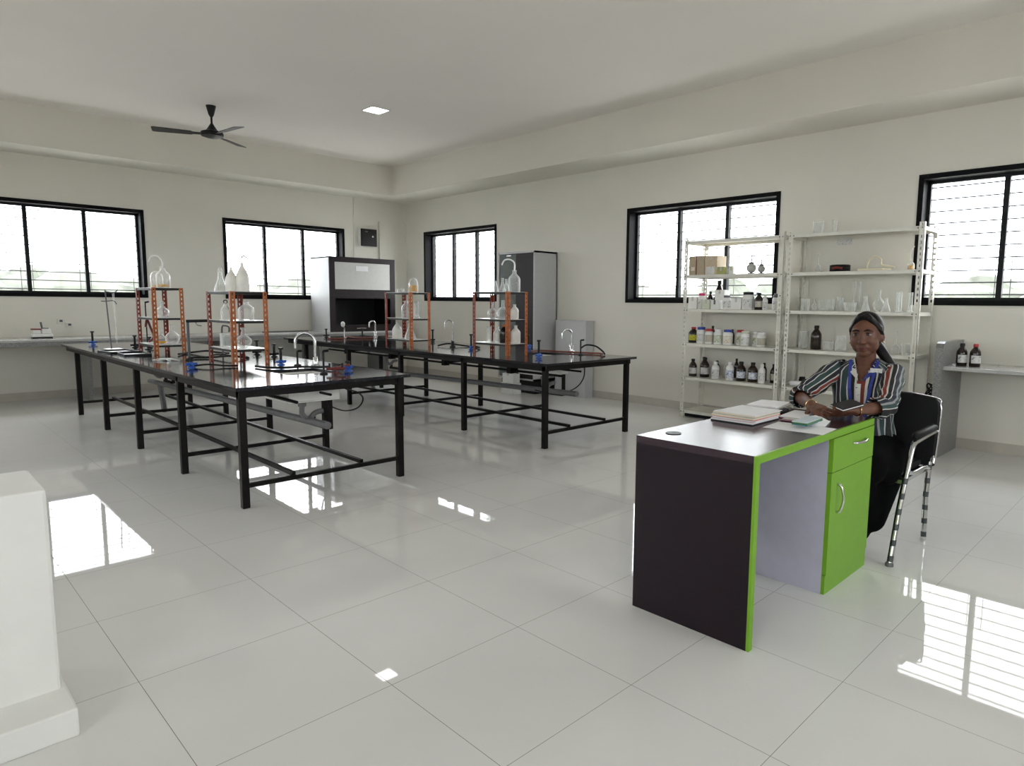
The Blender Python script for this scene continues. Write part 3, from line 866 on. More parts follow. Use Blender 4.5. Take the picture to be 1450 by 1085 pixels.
MB().tube([(.05, -.03, .34), (.06, -.04, .31), (.09, -.06, .30)], .005, 8, 4).build('outlet', M['chrome'], t, smooth=True)
t = thing('hook_tap', 'slim grey hooked tap just left of the middle rack', 'tap', (-4.62, -3.95, BT))
MB().lathe([(.03, 0), (.03, .01), (.01, .018)], n=12).build('flange', M['black_plastic'], t, smooth=True)
MB().tube([(0, 0, 0), (0, 0, .25), (.02, -.02, .28), (.05, -.04, .265), (.05, -.04, .22)], .008, 8, 5).build('spout', M['grey_cap'], t, smooth=True)
# burette stand
t = thing('burette_stand', 'thin burette stand with clamp and glass burette, far left of nearer bench', 'stand', (-5.22, -2.60, BT))
MB().box(-.07, .07, -.10, .10, 0, .012).build('foot_plate', M['white_plastic'], t, bevel=.003)
MB().tube([(-.015, .03, .01), (-.025, .10, .62)], .006, 8).build('rod', M['grey_cap'], t, smooth=True)
mb = MB(); mb.tube([(-.06, .12, .50), (-.02, .08, .50), (.03, .03, .505), (.05, .01, .47)], .005, 8, 4); mb.tube([(-.025, .1, .60), (.04, .04, .59), (.07, .02, .62)], .005, 8, 4)
mb.build('clamp', M['grey_cap'], t, smooth=True)
MB().tube([(.035, .02, .06), (.035, .02, .12), (.03, .03, .58)], [.004, .009, .009], 10).build('burette', M['lab_glass'], t, smooth=True)
t = rod_stand('tall thin steel rod stand directly behind the left post of the leftmost rack', (-4.95, -2.75, BT), .50, .006)
# trays
def tray(label, loc, lx, ly, rz, name='tray'):
    t = thing(name, label, 'tray', loc, rz)
    mb = MB(); w = .012; h = .02
    mb.box(-lx / 2, lx / 2, -ly / 2, -ly / 2 + w, 0, h); mb.box(-lx / 2, lx / 2, ly / 2 - w, ly / 2, 0, h)
    mb.box(-lx / 2, -lx / 2 + w, -ly / 2, ly / 2, 0, h); mb.box(lx / 2 - w, lx / 2, -ly / 2, ly / 2, 0, h)
    mb.build('rim', M['black_plastic'], t, bevel=.003)
    MB().box(-lx / 2 + w, lx / 2 - w, -ly / 2 + w, ly / 2 - w, 0, .006).build('bottom', M['board_top'], t)
    return t
tray('black-rimmed white tray lying by the burette stand', (-5.27, -3.02, BT), .26, .36, .1)
tray('low black tray at the foot of the leftmost rack', (-5.24, -3.45, BT), .22, .34, -.05)
t = thing('glass_tubing', 'pile of bent clear glass tubes lying on the nearer bench', 'glass tubes', (-5.20, -4.30, BT + .006))
for k in range(7):
    a = k * .9
    MB().tube([(.10 * math.cos(a), .16 * math.sin(a), 0.0), (.02 * math.cos(a + 1), .05 * math.sin(a + 2), .012), (-.09 * math.cos(a + .5), -.13 * math.sin(a), .004)], .005, 6, 4).build('tube', M['lab_glass'], t, smooth=True)
t['kind'] = 'thing'

def hose(label, pts, m, r=.009):
    return cable('rubber_hose', label, pts, r, m, 'hose', 'rubber hoses on the benches')
Zh = BT + .012
hose('black rubber hose snaking from the middle rack to the near sink', [(-4.87, -5.36, Zh), (-4.84, -5.54, Zh), (-4.73, -5.62, Zh), (-4.62, -5.63, Zh), (-4.53, -5.74, Zh), (-4.50, -5.84, Zh + .01)], 'black_rubber')
hose('red-brown rubber hose leading to the low blue gas valve', [(-4.53, -5.90, Zh), (-4.50, -5.97, Zh + .012), (-4.46, -6.03, Zh + .03), (-4.44, -6.05, Zh + .035)], 'red_rubber')
hose('black rubber hose lying between the bright blue valve and the middle rack', [(-5.22, -5.04, Zh), (-5.13, -5.10, Zh + .01), (-5.03, -5.18, Zh), (-4.95, -5.22, Zh)], 'black_rubber', .007)
hose('black rubber hose running under the leftmost rack', [(-4.95, -3.75, Zh), (-4.80, -3.60, Zh), (-4.70, -3.75, Zh + .02), (-4.60, -3.7, Zh), (-4.55, -3.90, Zh)], 'black_rubber')
hose('black rubber hose curving between the two racks of the nearer bench', [(-5.00, -4.20, Zh), (-4.85, -4.30, Zh), (-4.75, -4.50, Zh + .02), (-4.62, -4.55, Zh), (-4.58, -4.42, Zh)], 'black_rubber')
hose('long orange-brown rubber hose along the near end of the farther bench', [(-2.02, -5.50, Zh), (-1.90, -5.52, Zh), (-1.84, -5.68, Zh), (-1.79, -5.90, Zh), (-1.71, -6.10, Zh), (-1.69, -6.22, Zh), (-1.78, -6.28, Zh)], 'red_rubber')
hose('black rubber hose arching over the near right corner of the farther bench', [(-1.875, -6.09, BT + .07), (-1.80, -6.10, BT + .10), (-1.70, -6.14, BT + .085), (-1.66, -6.20, BT + .035), (-1.71, -6.27, Zh)], 'black_rubber')
hose('red-brown rubber hose lying below the fume hood on the farther bench', [(-2.60, -2.05, Zh), (-2.40, -2.15, Zh), (-2.25, -1.95, Zh + .01), (-2.17, -2.16, Zh), (-1.97, -2.17, Zh)], 'red_rubber')
hose('black rubber hose running behind the slim black-stemmed faucet', [(-2.30, -4.20, Zh), (-2.15, -4.20, Zh + .02), (-2.05, -4.42, Zh), (-2.10, -4.72, Zh), (-2.20, -4.78, Zh + .02)], 'black_rubber')
t = thing('tap_manifold', 'small brass-red tap manifold between the near sink and the bench front edge', 'tap', (-4.60, -6.14, BT))
mb = MB(); mb.tube([(0, 0, 0), (0, 0, .05)], .010, 10); mb.tube([(-.06, .03, .035), (.06, -.03, .035)], .011, 10)
mb.build('manifold_body', M['dark_red'], t, smooth=True)
for k in (-1, 1):
    MB().tube([(.04 * k, -.02 * k, .03), (.04 * k, -.02 * k, .075)], .008, 8).build('handle', M['black_plastic'], t, smooth=True)

# ------------------------------------------------------------------ ceiling fixtures
def led_panel(label, x, y, s=0.24):
    t = thing('ceiling_light', label, 'ceiling light', (x, y, HC - 0.006), 0.0)
    mb = MB(); w = .012; q = s / 2
    mb.box(-q, q, -q, -q + w, 0, .006); mb.box(-q, q, q - w, q, 0, .006); mb.box(-q, -q + w, -q, q, 0, .006); mb.box(q - w, q, -q, q, 0, .006)
    mb.build('trim_ring', M['white_plastic'], t)
    MB().box(-q + w, q - w, -q + w, q - w, .001, .006).build('diffuser', M['lamp'], t)
    return t
led_panel('small square LED panel set in the ceiling, lit', -2.60, -3.42)

t = thing('ceiling_fan', 'black ceiling fan hanging from the ceiling on a short rod', 'ceiling fan', (-4.0, -2.13, HC))
MB().lathe([(.055, 0), (.050, -.02), (.030, -.10), (.016, -.125)], n=20).build('canopy', M['black_plastic'], t, smooth=True)
MB().tube([(0, 0, -.10), (0, 0, -.29)], .012, 12).build('down_rod', M['black_plastic'], t, smooth=True)
MB().lathe([(.014, -.20), (.035, -.235), (.060, -.275), (.085, -.288), (.118, -.30), (.125, -.32), (.118, -.345), (.06, -.362), (.001, -.366)], n=28).build('motor', M['black_plastic'], t, smooth=True)
for k in range(3):
    a = math.radians(38 + 120 * k)
    mt = Matrix.Rotation(a, 4, 'Z') @ Matrix.Translation((0, 0, -.325)) @ Matrix.Rotation(math.radians(11), 4, 'X')
    mb = MB()
    mb.prism([(.11, -.025), (.20, -.03), (.22, -.05), (.60, -.065), (.615, -.05), (.615, .05), (.60, .065), (.22, .05), (.20, .03), (.11, .025)], -.003, .003, m=mt)
    mb.build('blade', M['black_plastic'], t)

# ------------------------------------------------------------------ counter, fume hood and fittings on the window wall
t = thing('wall_counter', 'long grey stone counter along the left-hand window wall', 'counter', (-5.0, -0.35, 0))
MB().box(-4.79, 4.40, -.37, .336, .77, .80).build('counter_top', M['grey_top'], t, bevel=.003)
MB().box(-4.79, 4.40, -.362, -.335, .72, .77).build('counter_edge', M['grey_granite'], t)
for x in (-7.4, -5.07, -3.45, -2.0, -0.8):
    MB().box(x + 5 - .02, x + 5 + .02, -.28, .336, 0, .77).build('upright', M['grey_granite'], t)

t = thing('fume_hood', 'white-sided fume hood with dark brown front and pale sash, on the counter', 'fume hood', (-1.26, -0.375, 0.80))
W, D, H = 1.19, .65, 1.20
x0, x1, yf, yb = -W / 2, W / 2, -D / 2, D / 2
mb = MB()
mb.box(x0, x0 + .02, yf + .02, yb, 0, H); mb.box(x1 - .02, x1, yf + .02, yb, 0, H)
mb.box(x0, x1, yf + .02, yb, H - .02, H)
mb.build('side_panels', M['hood_white'], t)
mb = MB(); mb.box(x0 + .02, x1 - .02, yb - .02, yb, 0, H - .02); mb.box(x0 + .02, x1 - .02, yf + .04, yb - .02, 0, .02)
mb.box(x0 + .021, x0 + .03, yf + .04, yb - .02, .02, H - .02); mb.box(x1 - .03, x1 - .021, yf + .04, yb - .02, .02, H - .02)
mb.build('lining', M['hood_inner'], t)
mb = MB(); s = .095
mb.box(x0, x0 + s, yf, yf + .02, .0, H); mb.box(x1 - s, x1, yf, yf + .02, 0, H)
mb.box(x0 + s, x1 - s, yf, yf + .02, H - .085, H); mb.box(x0 + s, x1 - s, yf, yf + .02, .54, .685)
mb.box(x0 + s, x1 - s, yf, yf + .02, 0, .11)
mb.build('front_frame', M['hood_dark'], t)
MB().box(x0 + .01, x1 - .01, yf - .006, yf, .575, .585).build('sash_rail', M['hood_inner'], t)
sash = MB().box(x0 + s, x1 - s, yf + .004, yf + .014, .685, H - .085).build('sash_panel', M['hood_panel'], t)
MB().box(-.13, .09, yf - .002, yf + .004, .985, 1.065).build('notice', M['paper'], sash, label='white paper notice')
MB().box(x0 + .45, x0 + .62, yf - .018, yf, .045, .06).build('pull_handle', M['chrome'], t)

t = thing('wall_box', 'black wall-mounted control box beside the far corner', 'control box', (-0.785, -0.0, 2.40))
MB().box(-.165, .175, -.075, 0, -.16, .155).build('back_plate', M['white_plastic'], t, bevel=.006)
MB().box(-.155, .15, -.105, -.075, -.15, .148).build('front_cover', M['black_plastic'], t, bevel=.008)
MB().lathe([(.016, 0), (.016, .004), (.001, .005)], n=10).build('indicator', M['white_plastic'], t, loc=(.065, -.106, .02)).rotation_euler = (PI / 2, 0, 0)
MB().box(-.08, -.03, -.1075, -.105, .09, .105).build('switch', M['grey_plastic'], t)
o = MB().tube([(-1.02, -.008, 3.07), (-1.02, -.008, 2.56), (-1.03, -.008, 2.20), (-1.03, -.008, 2.05)], .009, 8).build('conduit', M['white_plastic'], smooth=True)
tag(o, 'thin pale conduit running up the wall left of the black control box', 'conduit')
for (x, z, lb) in ((-5.15, .95, 'small worn wall socket low on the wall right of the weighing balance'), (-5.24, 1.0, 'faint wall socket nearest the weighing balance')):
    t = thing('wall_socket', lb, 'socket', (x, -.004, z))
    MB().box(-.04, .04, -.008, .004, -.035, .035).build('plate', M['wall'], t, bevel=.003)
    MB().box(-.012, .02, -.014, -.008, -.012, .015).build('outlet', M['grey_cap'], t)
t = thing('balance', 'small white weighing balance with red-brown pan and dark post', 'balance', (-5.50, -.38, .80))
MB().box(-.10, .10, -.07, .07, 0, .02).build('foot', M['black_plastic'], t)
MB().box(-.105, .105, -.072, .075, .018, .055).build('body', M['white_plastic'], t, bevel=.008)
MB().box(-.09, -.015, -.05, .05, .055, .105).build('pan_housing', M['white_plastic'], t, bevel=.004)
MB().box(-.10, -.005, -.055, .055, .105, .122).build('pan', M['dark_red'], t, bevel=.003)
MB().box(.0, .09, -.05, .05, .055, .115).build('display_head', M['white_plastic'], t, bevel=.006)
mb = MB(); mb.tube([(.01, 0, .115), (.0, 0, .20)], .010, 8); mb.tube([(.01, 0, .125), (.075, 0, .12)], .007, 8)
mb.build('post', M['grey_cap'], t, smooth=True)
o = MB().tube([(-2.75, -.25, .808), (-2.0, -.22, .808)], .008, 8).build('glass_rod', M['grey_cap'], smooth=True)
tag(o, 'thin dark rod lying on the grey wall counter left of the fume hood', 'rod')

# ------------------------------------------------------------------ tall cupboard and low cupboard
t = thing('cupboard', 'tall white cupboard with a grey glass and a dark brown sliding door', 'cupboard', (-0.242, -3.545, 0))
W2, D2, H2 = .77, .45, 2.02
mb = MB()
mb.box(-D2 / 2, D2 / 2, -W2 / 2, -W2 / 2 + .02, .19, H2); mb.box(-D2 / 2, D2 / 2, W2 / 2 - .02, W2 / 2, .19, H2)
mb.box(-D2 / 2, D2 / 2, -W2 / 2, W2 / 2, H2 - .025, H2); mb.box(D2 / 2 - .015, D2 / 2, -W2 / 2, W2 / 2, .19, H2)
mb.box(-D2 / 2, D2 / 2, -W2 / 2, W2 / 2, .19, .215)
mb.build('carcass', M['hood_white'], t)
MB().box(-D2 / 2 + .05, D2 / 2, -W2 / 2 + .03, W2 / 2 - .03, 0, .19).build('plinth', M['hood_inner'], t)
d = MB().box(-D2 / 2 + .012, -D2 / 2 + .018, -.01, W2 / 2 - .02, .215, H2 - .03).build('glass_door', M['smoke_glass'], t, label='grey-green sliding door')
MB().box(-D2 / 2 + .002, -D2 / 2 + .012, .10, .20, H2 - .06, H2 - .045).build('door_catch', M['chrome'], d)
MB().box(-D2 / 2 + .002, -D2 / 2 + .010, -W2 / 2 + .02, .0, .215, H2 - .03).build('wooden_door', M['hood_dark'], t, label='dark brown sliding door')
t = thing('low_cupboard', 'waist-high white box unit against the wall right of the tall cupboard', 'cupboard', (-0.098, -4.36, 0))
MB().box(-.08, .08, -.29, .29, .0, 1.045).build('body', M['hood_white'], t, bevel=.004)
MB().box(-.086, .08, -.295, .295, 1.045, 1.06).build('top', M['hood_white'], t, bevel=.003)
for k, (dx, dy, z0, sx, sy, sz, lb) in enumerate(((-.62, -3.62, 0, .16, .26, .16, 'white carton on the floor in front of the tall cupboard'), (-.60, -3.60, .16, .12, .24, .13, 'white carton stacked on the carton before the tall cupboard'))):
    t = thing('carton', lb, 'box', (dx, dy, z0))
    MB().box(-sx / 2, sx / 2, -sy / 2, sy / 2, 0, sz).build('body', M['white_plastic'], t, bevel=.004)
    MB().box(-sx / 2 - .002, sx / 2 + .002, -.02, .02, sz - .03, sz + .001).build('flap_tape', M['hood_white'], t)

# ------------------------------------------------------------------ ivory slotted-angle shelving
SZ = (2.005, 1.628, 1.248, .858, .470, .085)
def shelving(label, y0, y1):
    cy = (y0 + y1) / 2
    t = thing('shelving_unit', label, 'shelving', (-.245, cy, 0), group='ivory slotted-angle shelving units')
    hx, hy = .215, (y1 - y0) / 2
    for sx in (-1, 1):
        for sy in (-1, 1):
            mb = MB(); angle_post(mb, sx * hx, sy * hy, 0, 2.04, -sx, -sy, w=.044, pitch=.05, hole=.026, open_w=.014)
            mb.build('post', M['ivory'], t)
    for z in SZ:
        mb = MB(); a, b = hx - .004, hy - .004; e = .0015; dp = .034
        mb.box(-a, a, -b, b, z - e, z)
        mb.box(-a, -a + e, -b, b, z - dp, z); mb.box(a - e, a, -b, b, z - dp, z)
        mb.box(-a, a, -b, -b + e, z - dp, z); mb.box(-a, a, b - e, b, z - dp, z)
        s = mb.build('shelf', M['ivory'], t)
        mb = MB()
        for sy in (-1, 1):
            for yy in (sy * (b - .05), sy * (b - .015)):
                mb.ball((-hx - .002, yy, z - .017), .006, n=8, m=6)
        mb.build('bolt', M['grey_cap'], s)
    mb = MB()
    for sx in (-1, 1):
        for sy in (-1, 1):
            m = Matrix.Translation((sx * (hx - .004), sy * (hy - .004), 2.0))
            mb.prism([(0, 0), (-sy * .08, 0), (0, -.08)] if sy > 0 else [(0, 0), (.08, 0), (0, -.08)], -.001, .001, 'x', m)
    mb.build('gusset', M['ivory'], t)
    return t
shelving('ivory slotted-angle shelving unit full of chemical bottles, under the window', -7.555, -6.375)
shelving('ivory slotted-angle shelving unit holding laboratory glassware, behind the seated person', -8.835, -7.595)

S2, S3, S4, S5 = SZ[1], SZ[2], SZ[3], SZ[4]
def carton(label, loc, sx, sy, sz, m='cardboard', rz=0.0, tape='paper_grey', name='carton'):
    t = thing(name, label, 'box', loc, rz)
    MB().box(-sx / 2, sx / 2, -sy / 2, sy / 2, 0, sz).build('body', M[m], t, bevel=.003)
    mb = MB(); mb.box(-sx / 2 - .001, sx / 2 + .001, -.012, .012, sz - .045, sz + .001)
    mb.build('tape', M[tape], t)
    return t
t = carton('larger brown cardboard carton with a dark red cord, leftmost on its shelf', (-.29, -6.49, S2), .20, .20, .214)
MB().box(-.1022, -.1002, -.006, .006, 0, .214).build('cord', M['dark_red'], t)
MB().box(-.1016, -.1002, .02, .07, .05, .09).build('print_mark', M['label_orange'], t, label='orange print')
t = carton('brown cardboard carton with orange lettering beside the corded carton', (-.29, -6.675, S2), .20, .155, .210, 'cardboard_print')
MB().box(-.1012, -.1002, -.05, .06, .005, .09).build('paper_label', M['label'], t)
carton('small olive green box right of the two cardboard cartons', (-.37, -6.81, S2), .07, .085, .084, 'green_box')
carton('small white box at the right end of the row of cartons', (-.29, -6.888, S2), .06, .05, .09, 'white_plastic')
for (y, r, h, lb) in ((-7.12, .052, .15, 'larger pale globe flask with upright tubes on the upper shelf'), (-7.235, .040, .11, 'smaller pale globe flask right of the larger globe flask')):
    t = thing('globe_flask', lb, 'flask', (-.3, y, S2))
    MB().lathe([(r * .7, 0), (r * .75, .012), (.001, .014)], n=16).build('stand_ring', M['black_plastic'], t, smooth=True)
    MB().ball((0, 0, r + .012), r, n=20, m=14).build('globe', M['pale_globe'], t, smooth=True)
    MB().lathe([(r * .5, 2 * r), (r * .55, 2 * r + .016), (r * .3, 2 * r + .026)], n=14).build('cap', M['grey_cap'], t, smooth=True)
    MB().tube([(0, .0, 2 * r + .02), (.0, 0, h + .05)], .006, 8).build('tube', M['grey_plastic'], t, smooth=True)
    MB().tube([(0, .02, 2 * r), (.0, .05, 2 * r + .03), (0, .055, h + .04)], .005, 8, 4).build('side_tube', M['grey_plastic'], t, smooth=True)

RB = reagent_bottle
JW = dict(kind='jar', name='plastic_jar', cat='jar', body='white_plastic')
NW = dict(kind='narrow', name='plastic_bottle', cat='bottle', body='white_plastic')
# shelf at eye height: white jars and boxes
carton('flat white tub leftmost on the eye-level shelf', (-.31, -6.445, S3), .13, .11, .135, 'white_plastic', name='tub')
RB('white jar with a pink cap on the eye-level shelf', (-.34, -6.545, S3), .042, .178, cap='pink_cap', lab='label', **JW)
RB('small amber bottle half hidden behind the pale green tub', (-.14, -6.535, S3), .034, .20, lab=None)
carton('pale green square tub right of the pink-capped jar', (-.37, -6.645, S3), .09, .095, .105, 'pale_green', name='tub')
RB('tallest amber bottle with black shoulders at the back of the eye-level shelf', (-.12, -6.635, S3), .046, .325)
carton('white box with a slanted lid standing behind the low white box', (-.22, -6.735, S3), .12, .12, .215, 'white_plastic', name='storage_box')
carton('low white box in front of the slanted-lid box', (-.37, -6.755, S3), .09, .10, .098, 'white_plastic', tape='grey_cap', name='storage_box')
RB('white jar with a dark grey cap in the middle of the eye-level shelf', (-.34, -6.865, S3), .043, .153, cap='grey_cap', **JW)
carton('wide white box right of the grey-capped jar', (-.30, -6.985, S3), .12, .125, .125, 'white_plastic', tape='hood_white', name='storage_box')
RB('largest white jar with black lid on the eye-level shelf', (-.33, -7.115, S3), .064, .190, cap='black_plastic', **JW)
RB('white bottle with a blue cap peeping out behind the largest jar', (-.13, -7.12, S3), .034, .186, cap='blue_cap', lab=None, **NW)
RB('amber bottle with a beige label among the white jars', (-.34, -7.245, S3), .047, .179, lab='label_beige')
RB('small white bottle just right of the beige-labelled amber bottle', (-.36, -7.325, S3), .027, .15, cap='white_plastic', **NW)
t = glassware('flask', 'clear bottle with dark stopper near the right end of the eye-level shelf', 'bottle', 'bottle', (-.24, -7.385, S3), .032, .15)
MB().lathe([(.018, .145), (.022, .165), (.012, .172)], n=12).build('stopper', M['grey_cap'], t, smooth=True)
RB('white jar with grey cap at the right end of the eye-level shelf', (-.34, -7.445, S3), .046, .155, cap='grey_cap', **JW)
# next shelf: coloured caps
RB('amber bottle with a red cap and yellow label', (-.30, -6.425, S4), .058, .181, cap='red_cap', lab='label_yellow')
RB('white bottle with a blue cap next to the yellow-labelled amber bottle', (-.32, -6.54, S4), .052, .185, cap='blue_cap', **JW)
RB('black-capped bottle hidden behind the blue-capped white bottle', (-.13, -6.575, S4), .030, .196, lab=None)
RB('white bottle with a red cap between a blue-capped bottle and an all-white jar', (-.33, -6.652, S4), .050, .168, cap='red_cap', lab='label_beige', **JW)
RB('white jar with a white cap, fourth along the row of coloured caps', (-.33, -6.770, S4), .052, .170, cap='white_plastic', lab='label_green', **JW)
RB('small dark bottle behind the row of white jars', (-.13, -6.83, S4), .024, .165, lab=None)
RB('white jar with a blue cap and an orange printed label', (-.34, -6.893, S4), .054, .167, cap='blue_cap', lab='label_orange', **JW)
RB('white bottle with a red cap right of the orange-labelled jar', (-.27, -7.005, S4), .045, .167, cap='red_cap', lab='label_green', **JW)
RB('white jar with a wide pale lid, third from right on the coloured-cap shelf', (-.355, -7.110, S4), .046, .159, cap='pale_green', **JW)
RB('white jar with green print, second from right on the coloured-cap shelf', (-.29, -7.205, S4), .044, .158, cap='white_plastic', lab='label_green', **JW)
RB('white jar with red and grey print, rightmost on the coloured-cap shelf', (-.36, -7.300, S4), .050, .155, cap='white_plastic', lab='label_beige', **JW)
# lower shelf: amber bottles
RB('amber bottle with a white label, leftmost on the amber-bottle shelf', (-.32, -6.445, S5), .046, .202)
RB('amber bottle behind the two leftmost amber bottles', (-.13, -6.475, S5), .038, .215)
RB('large amber bottle, second along the front of the amber-bottle shelf', (-.30, -6.590, S5), .054, .225)
RB('short amber bottle behind, left of the white bottle', (-.15, -6.66, S5), .034, .185, lab=None)
RB('slim white bottle between amber bottles on the amber-bottle shelf', (-.36, -6.765, S5), .044, .191, cap='white_plastic', **NW)
glassware('flask', 'clear bottle behind the slim white bottle', 'bottle', 'bottle', (-.20, -6.82, S5), .036, .19)
RB('dark-capped amber bottle at the back between the white bottles', (-.09, -6.875, S5), .028, .22, lab=None)
RB('white bottle with blue lettering on the amber-bottle shelf', (-.36, -6.945, S5), .045, .203, cap='white_plastic', lab='label_blue', **NW)
RB('amber bottle standing alone right of the blue-lettered white bottle', (-.33, -7.065, S5), .054, .212, lab='label_blue')
RB('amber bottle with bluish label, right of the lone amber bottle', (-.34, -7.210, S5), .053, .213, lab='label_blue')
RB('slim amber bottle at the back, right part of the amber-bottle shelf', (-.15, -7.245, S5), .028, .20, lab=None)
RB('white bottle at the right end of the amber-bottle shelf', (-.38, -7.335, S5), .037, .204, cap='white_plastic', **NW)
RB('amber bottle with a pale label, rightmost on the amber-bottle shelf', (-.25, -7.405, S5), .037, .203, lab='label_beige')
t = thing('crate', 'low black crate pushed under the chemical shelving unit', 'crate', (-.22, -6.55, 0))
MB().box(-.16, .16, -.16, .16, 0, .045).build('body', M['black_plastic'], t, bevel=.004)
MB().box(-.165, .165, -.165, .165, .036, .046).build('rim', M['black_plastic'], t)

# glassware unit
GL = [('beaker', 'clear beaker, left of the two vessels atop the glassware shelving', 'beaker', 'beaker', (-.30, -7.825, SZ[0]), .052, .125),
      ('beaker', 'narrow clear cylinder, right of the two vessels atop the glassware shelving', 'beaker', 'tube', (-.30, -7.985, SZ[0]), .026, .125),
      ('flask', 'clear volumetric flask left of the black tubing coil', 'flask', 'volumetric', (-.30, -7.845, S2), .040, .178),
      ('beaker', 'clear beaker, leftmost on the crowded glassware shelf', 'beaker', 'beaker', (-.30, -7.735, S3), .043, .117),
      ('flask', 'small round flask, second on the crowded glassware shelf', 'flask', 'round', (-.30, -7.828, S3), .033, .115),
      ('beaker', 'clear beaker right of the small round flask', 'beaker', 'beaker', (-.30, -7.905, S3), .036, .106),
      ('beaker', 'clear beaker left of the tall straight cylinders', 'beaker', 'beaker', (-.32, -7.99, S3), .042, .112),
      ('measuring_cylinder', 'slim straight cylinder right of the row of beakers', 'cylinder', 'tube', (-.24, -8.045, S3), .020, .138),
      ('measuring_cylinder', 'short straight cylinder left of the glass basin', 'cylinder', 'tube', (-.30, -8.090, S3), .020, .123),
      ('measuring_cylinder', 'tallest measuring cylinder, the left one of the pair behind the basin', 'cylinder', 'cylinder', (-.12, -8.145, S3), .015, .293),
      ('measuring_cylinder', 'tallest measuring cylinder, the right one of the pair behind the basin', 'cylinder', 'cylinder', (-.12, -8.200, S3), .015, .285),
      ('basin', 'wide shallow glass basin in the middle of the glassware shelf', 'basin', 'dish', (-.32, -8.185, S3), .063, .085),
      ('flask', 'clear conical flask right behind the glass basin', 'flask', 'conical', (-.19, -8.275, S3), .038, .145),
      ('flask', 'clear conical flask just right of the glass basin', 'flask', 'conical', (-.33, -8.335, S3), .038, .144),
      ('flask', 'large round flask with a long neck on the glassware shelf', 'flask', 'round', (-.25, -8.425, S3), .054, .203),
      ('flask', 'medium conical flask right of the long-necked flask', 'flask', 'conical', (-.34, -8.52, S3), .042, .129),
      ('measuring_cylinder', 'clear cylinder, left one of the three at the right end of the shelf', 'cylinder', 'cylinder', (-.20, -8.575, S3), .017, .183),
      ('measuring_cylinder', 'clear cylinder, middle one of the three at the right end of the shelf', 'cylinder', 'cylinder', (-.32, -8.632, S3), .017, .182),
      ('measuring_cylinder', 'clear cylinder, right one of the three at the right end of the shelf', 'cylinder', 'cylinder', (-.21, -8.690, S3), .018, .181),
      ('measuring_cylinder', 'wide clear jar left of the big amber bottle', 'jar', 'tube', (-.22, -7.70, S4), .048, .18),
      ('beaker', 'low clear beaker right of the big amber bottle', 'beaker', 'beaker', (-.29, -7.985, S4), .050, .088),
      ('beaker', 'clear jug left of the person\'s head', 'jug', 'beaker', (-.29, -8.105, S4), .052, .15),
      ('flask', 'clear conical flask nearest the right side of the person\'s head', 'flask', 'conical', (-.29, -8.50, S4), .045, .15),
      ('flask', 'clear tall flask right of the person\'s head', 'flask', 'volumetric', (-.27, -8.605, S4), .044, .213),
      ('beaker', 'clear beaker at the right end of the shelf behind the person\'s head', 'beaker', 'beaker', (-.31, -8.705, S4), .036, .10)]
for nm, lb, ct, kd, loc, r, h in GL:
    glassware(nm, lb, ct, kd, loc, r, h, group='clear glassware on the shelving')
RB('big amber bottle without a label left of the person\'s head', (-.28, -7.855, S4), .052, .241, lab=None)
t = thing('tubing_coil', 'coil of black rubber tubing with dark red ends', 'tubing', (-.30, -8.06, S2))
mb = MB()
for k in range(3):
    mb.tube([(.07 * math.cos(a), .085 * math.sin(a), .016 + .02 * k) for a in [2 * PI * j / 16 for j in range(17)]], .013, 8)
mb.build('coil', M['black_rubber'], t, smooth=True)
MB().tube([(-.075, -.05, .03), (-.082, .0, .04), (-.075, .045, .03)], .012, 8, 4).build('end', M['dark_red'], t, smooth=True)
t = thing('rubber_tube_tray', 'cream tray with a looped cream rubber tube on it', 'tray', (-.28, -8.375, S2))
MB().prism([(-.08, -.10), (.0, -.15), (.08, -.10), (.08, .13), (-.08, .13)], 0, .022).build('tray', M['cream_rubber'], t, bevel=.006)
MB().tube([(0, .07, .03), (0, .055, .10), (0, .0, .14), (0, -.055, .11), (0, -.06, .06), (-.02, -.12, .045), (-.04, -.19, .03)], .008, 8, 6).build('tube', M['cream_rubber'], t, smooth=True)
t = glassware('wash_bottle', 'clear bottle with yellow liquid and a long curved tube, right end of the upper shelf', 'bottle', 'bell', (-.24, -8.68, S2), .03, .08, fill=.6)
spout(t, [(0, 0, .07), (0, .01, .13), (0, .005, .18), (0, -.02, .22)], .005)
t = thing('cloth_roll', 'white rolled cloth lying on the low shelf behind the person', 'cloth', (-.33, -7.76, S5))
mb = MB(); mb.tube([(0, -.13, .028), (.005, 0, .03), (0, .13, .027)], .026, 12, 3)
mb.build('roll', M['paper'], t, smooth=True)
MB().tube([(-.004, .125, .028), (-.004, .14, .028)], [.028, .018], 12).build('open_end', M['paper_grey'], t, smooth=True)
RB('small dark jar behind the white rolled cloth', (-.16, -7.68, S5), .035, .085, 'black_plastic', 'black_plastic', None, kind='jar', name='plastic_jar', cat='jar')
o = MB().box(-.004, 0, -8.05, -7.90, 1.915, 1.99).build('wall_notice', M['label']); tag(o, 'small white paper notice stuck on the wall above the tubing coil', 'notice')
t = thing('wire_bundle', 'bundle of thin black wires hanging beside the right end of the glassware shelving', 'wires', (-.20, -8.90, .0))
mb = MB()
for k in range(5):
    a = k * 1.3
    mb.tube([(0, .015, .60), (.03 * math.cos(a), .03 * math.sin(a), .57), (.04 * math.sin(a), .035 * math.cos(a), .50), (-.02, .02, .47), (.01, -.02, .52)], .006, 6, 4)
mb.build('coil', M['black_rubber'], t, smooth=True)
MB().tube([(0, .01, .50), (0, -.01, .0)], .006, 6).build('hanging_wire', M['black_rubber'], t, smooth=True)

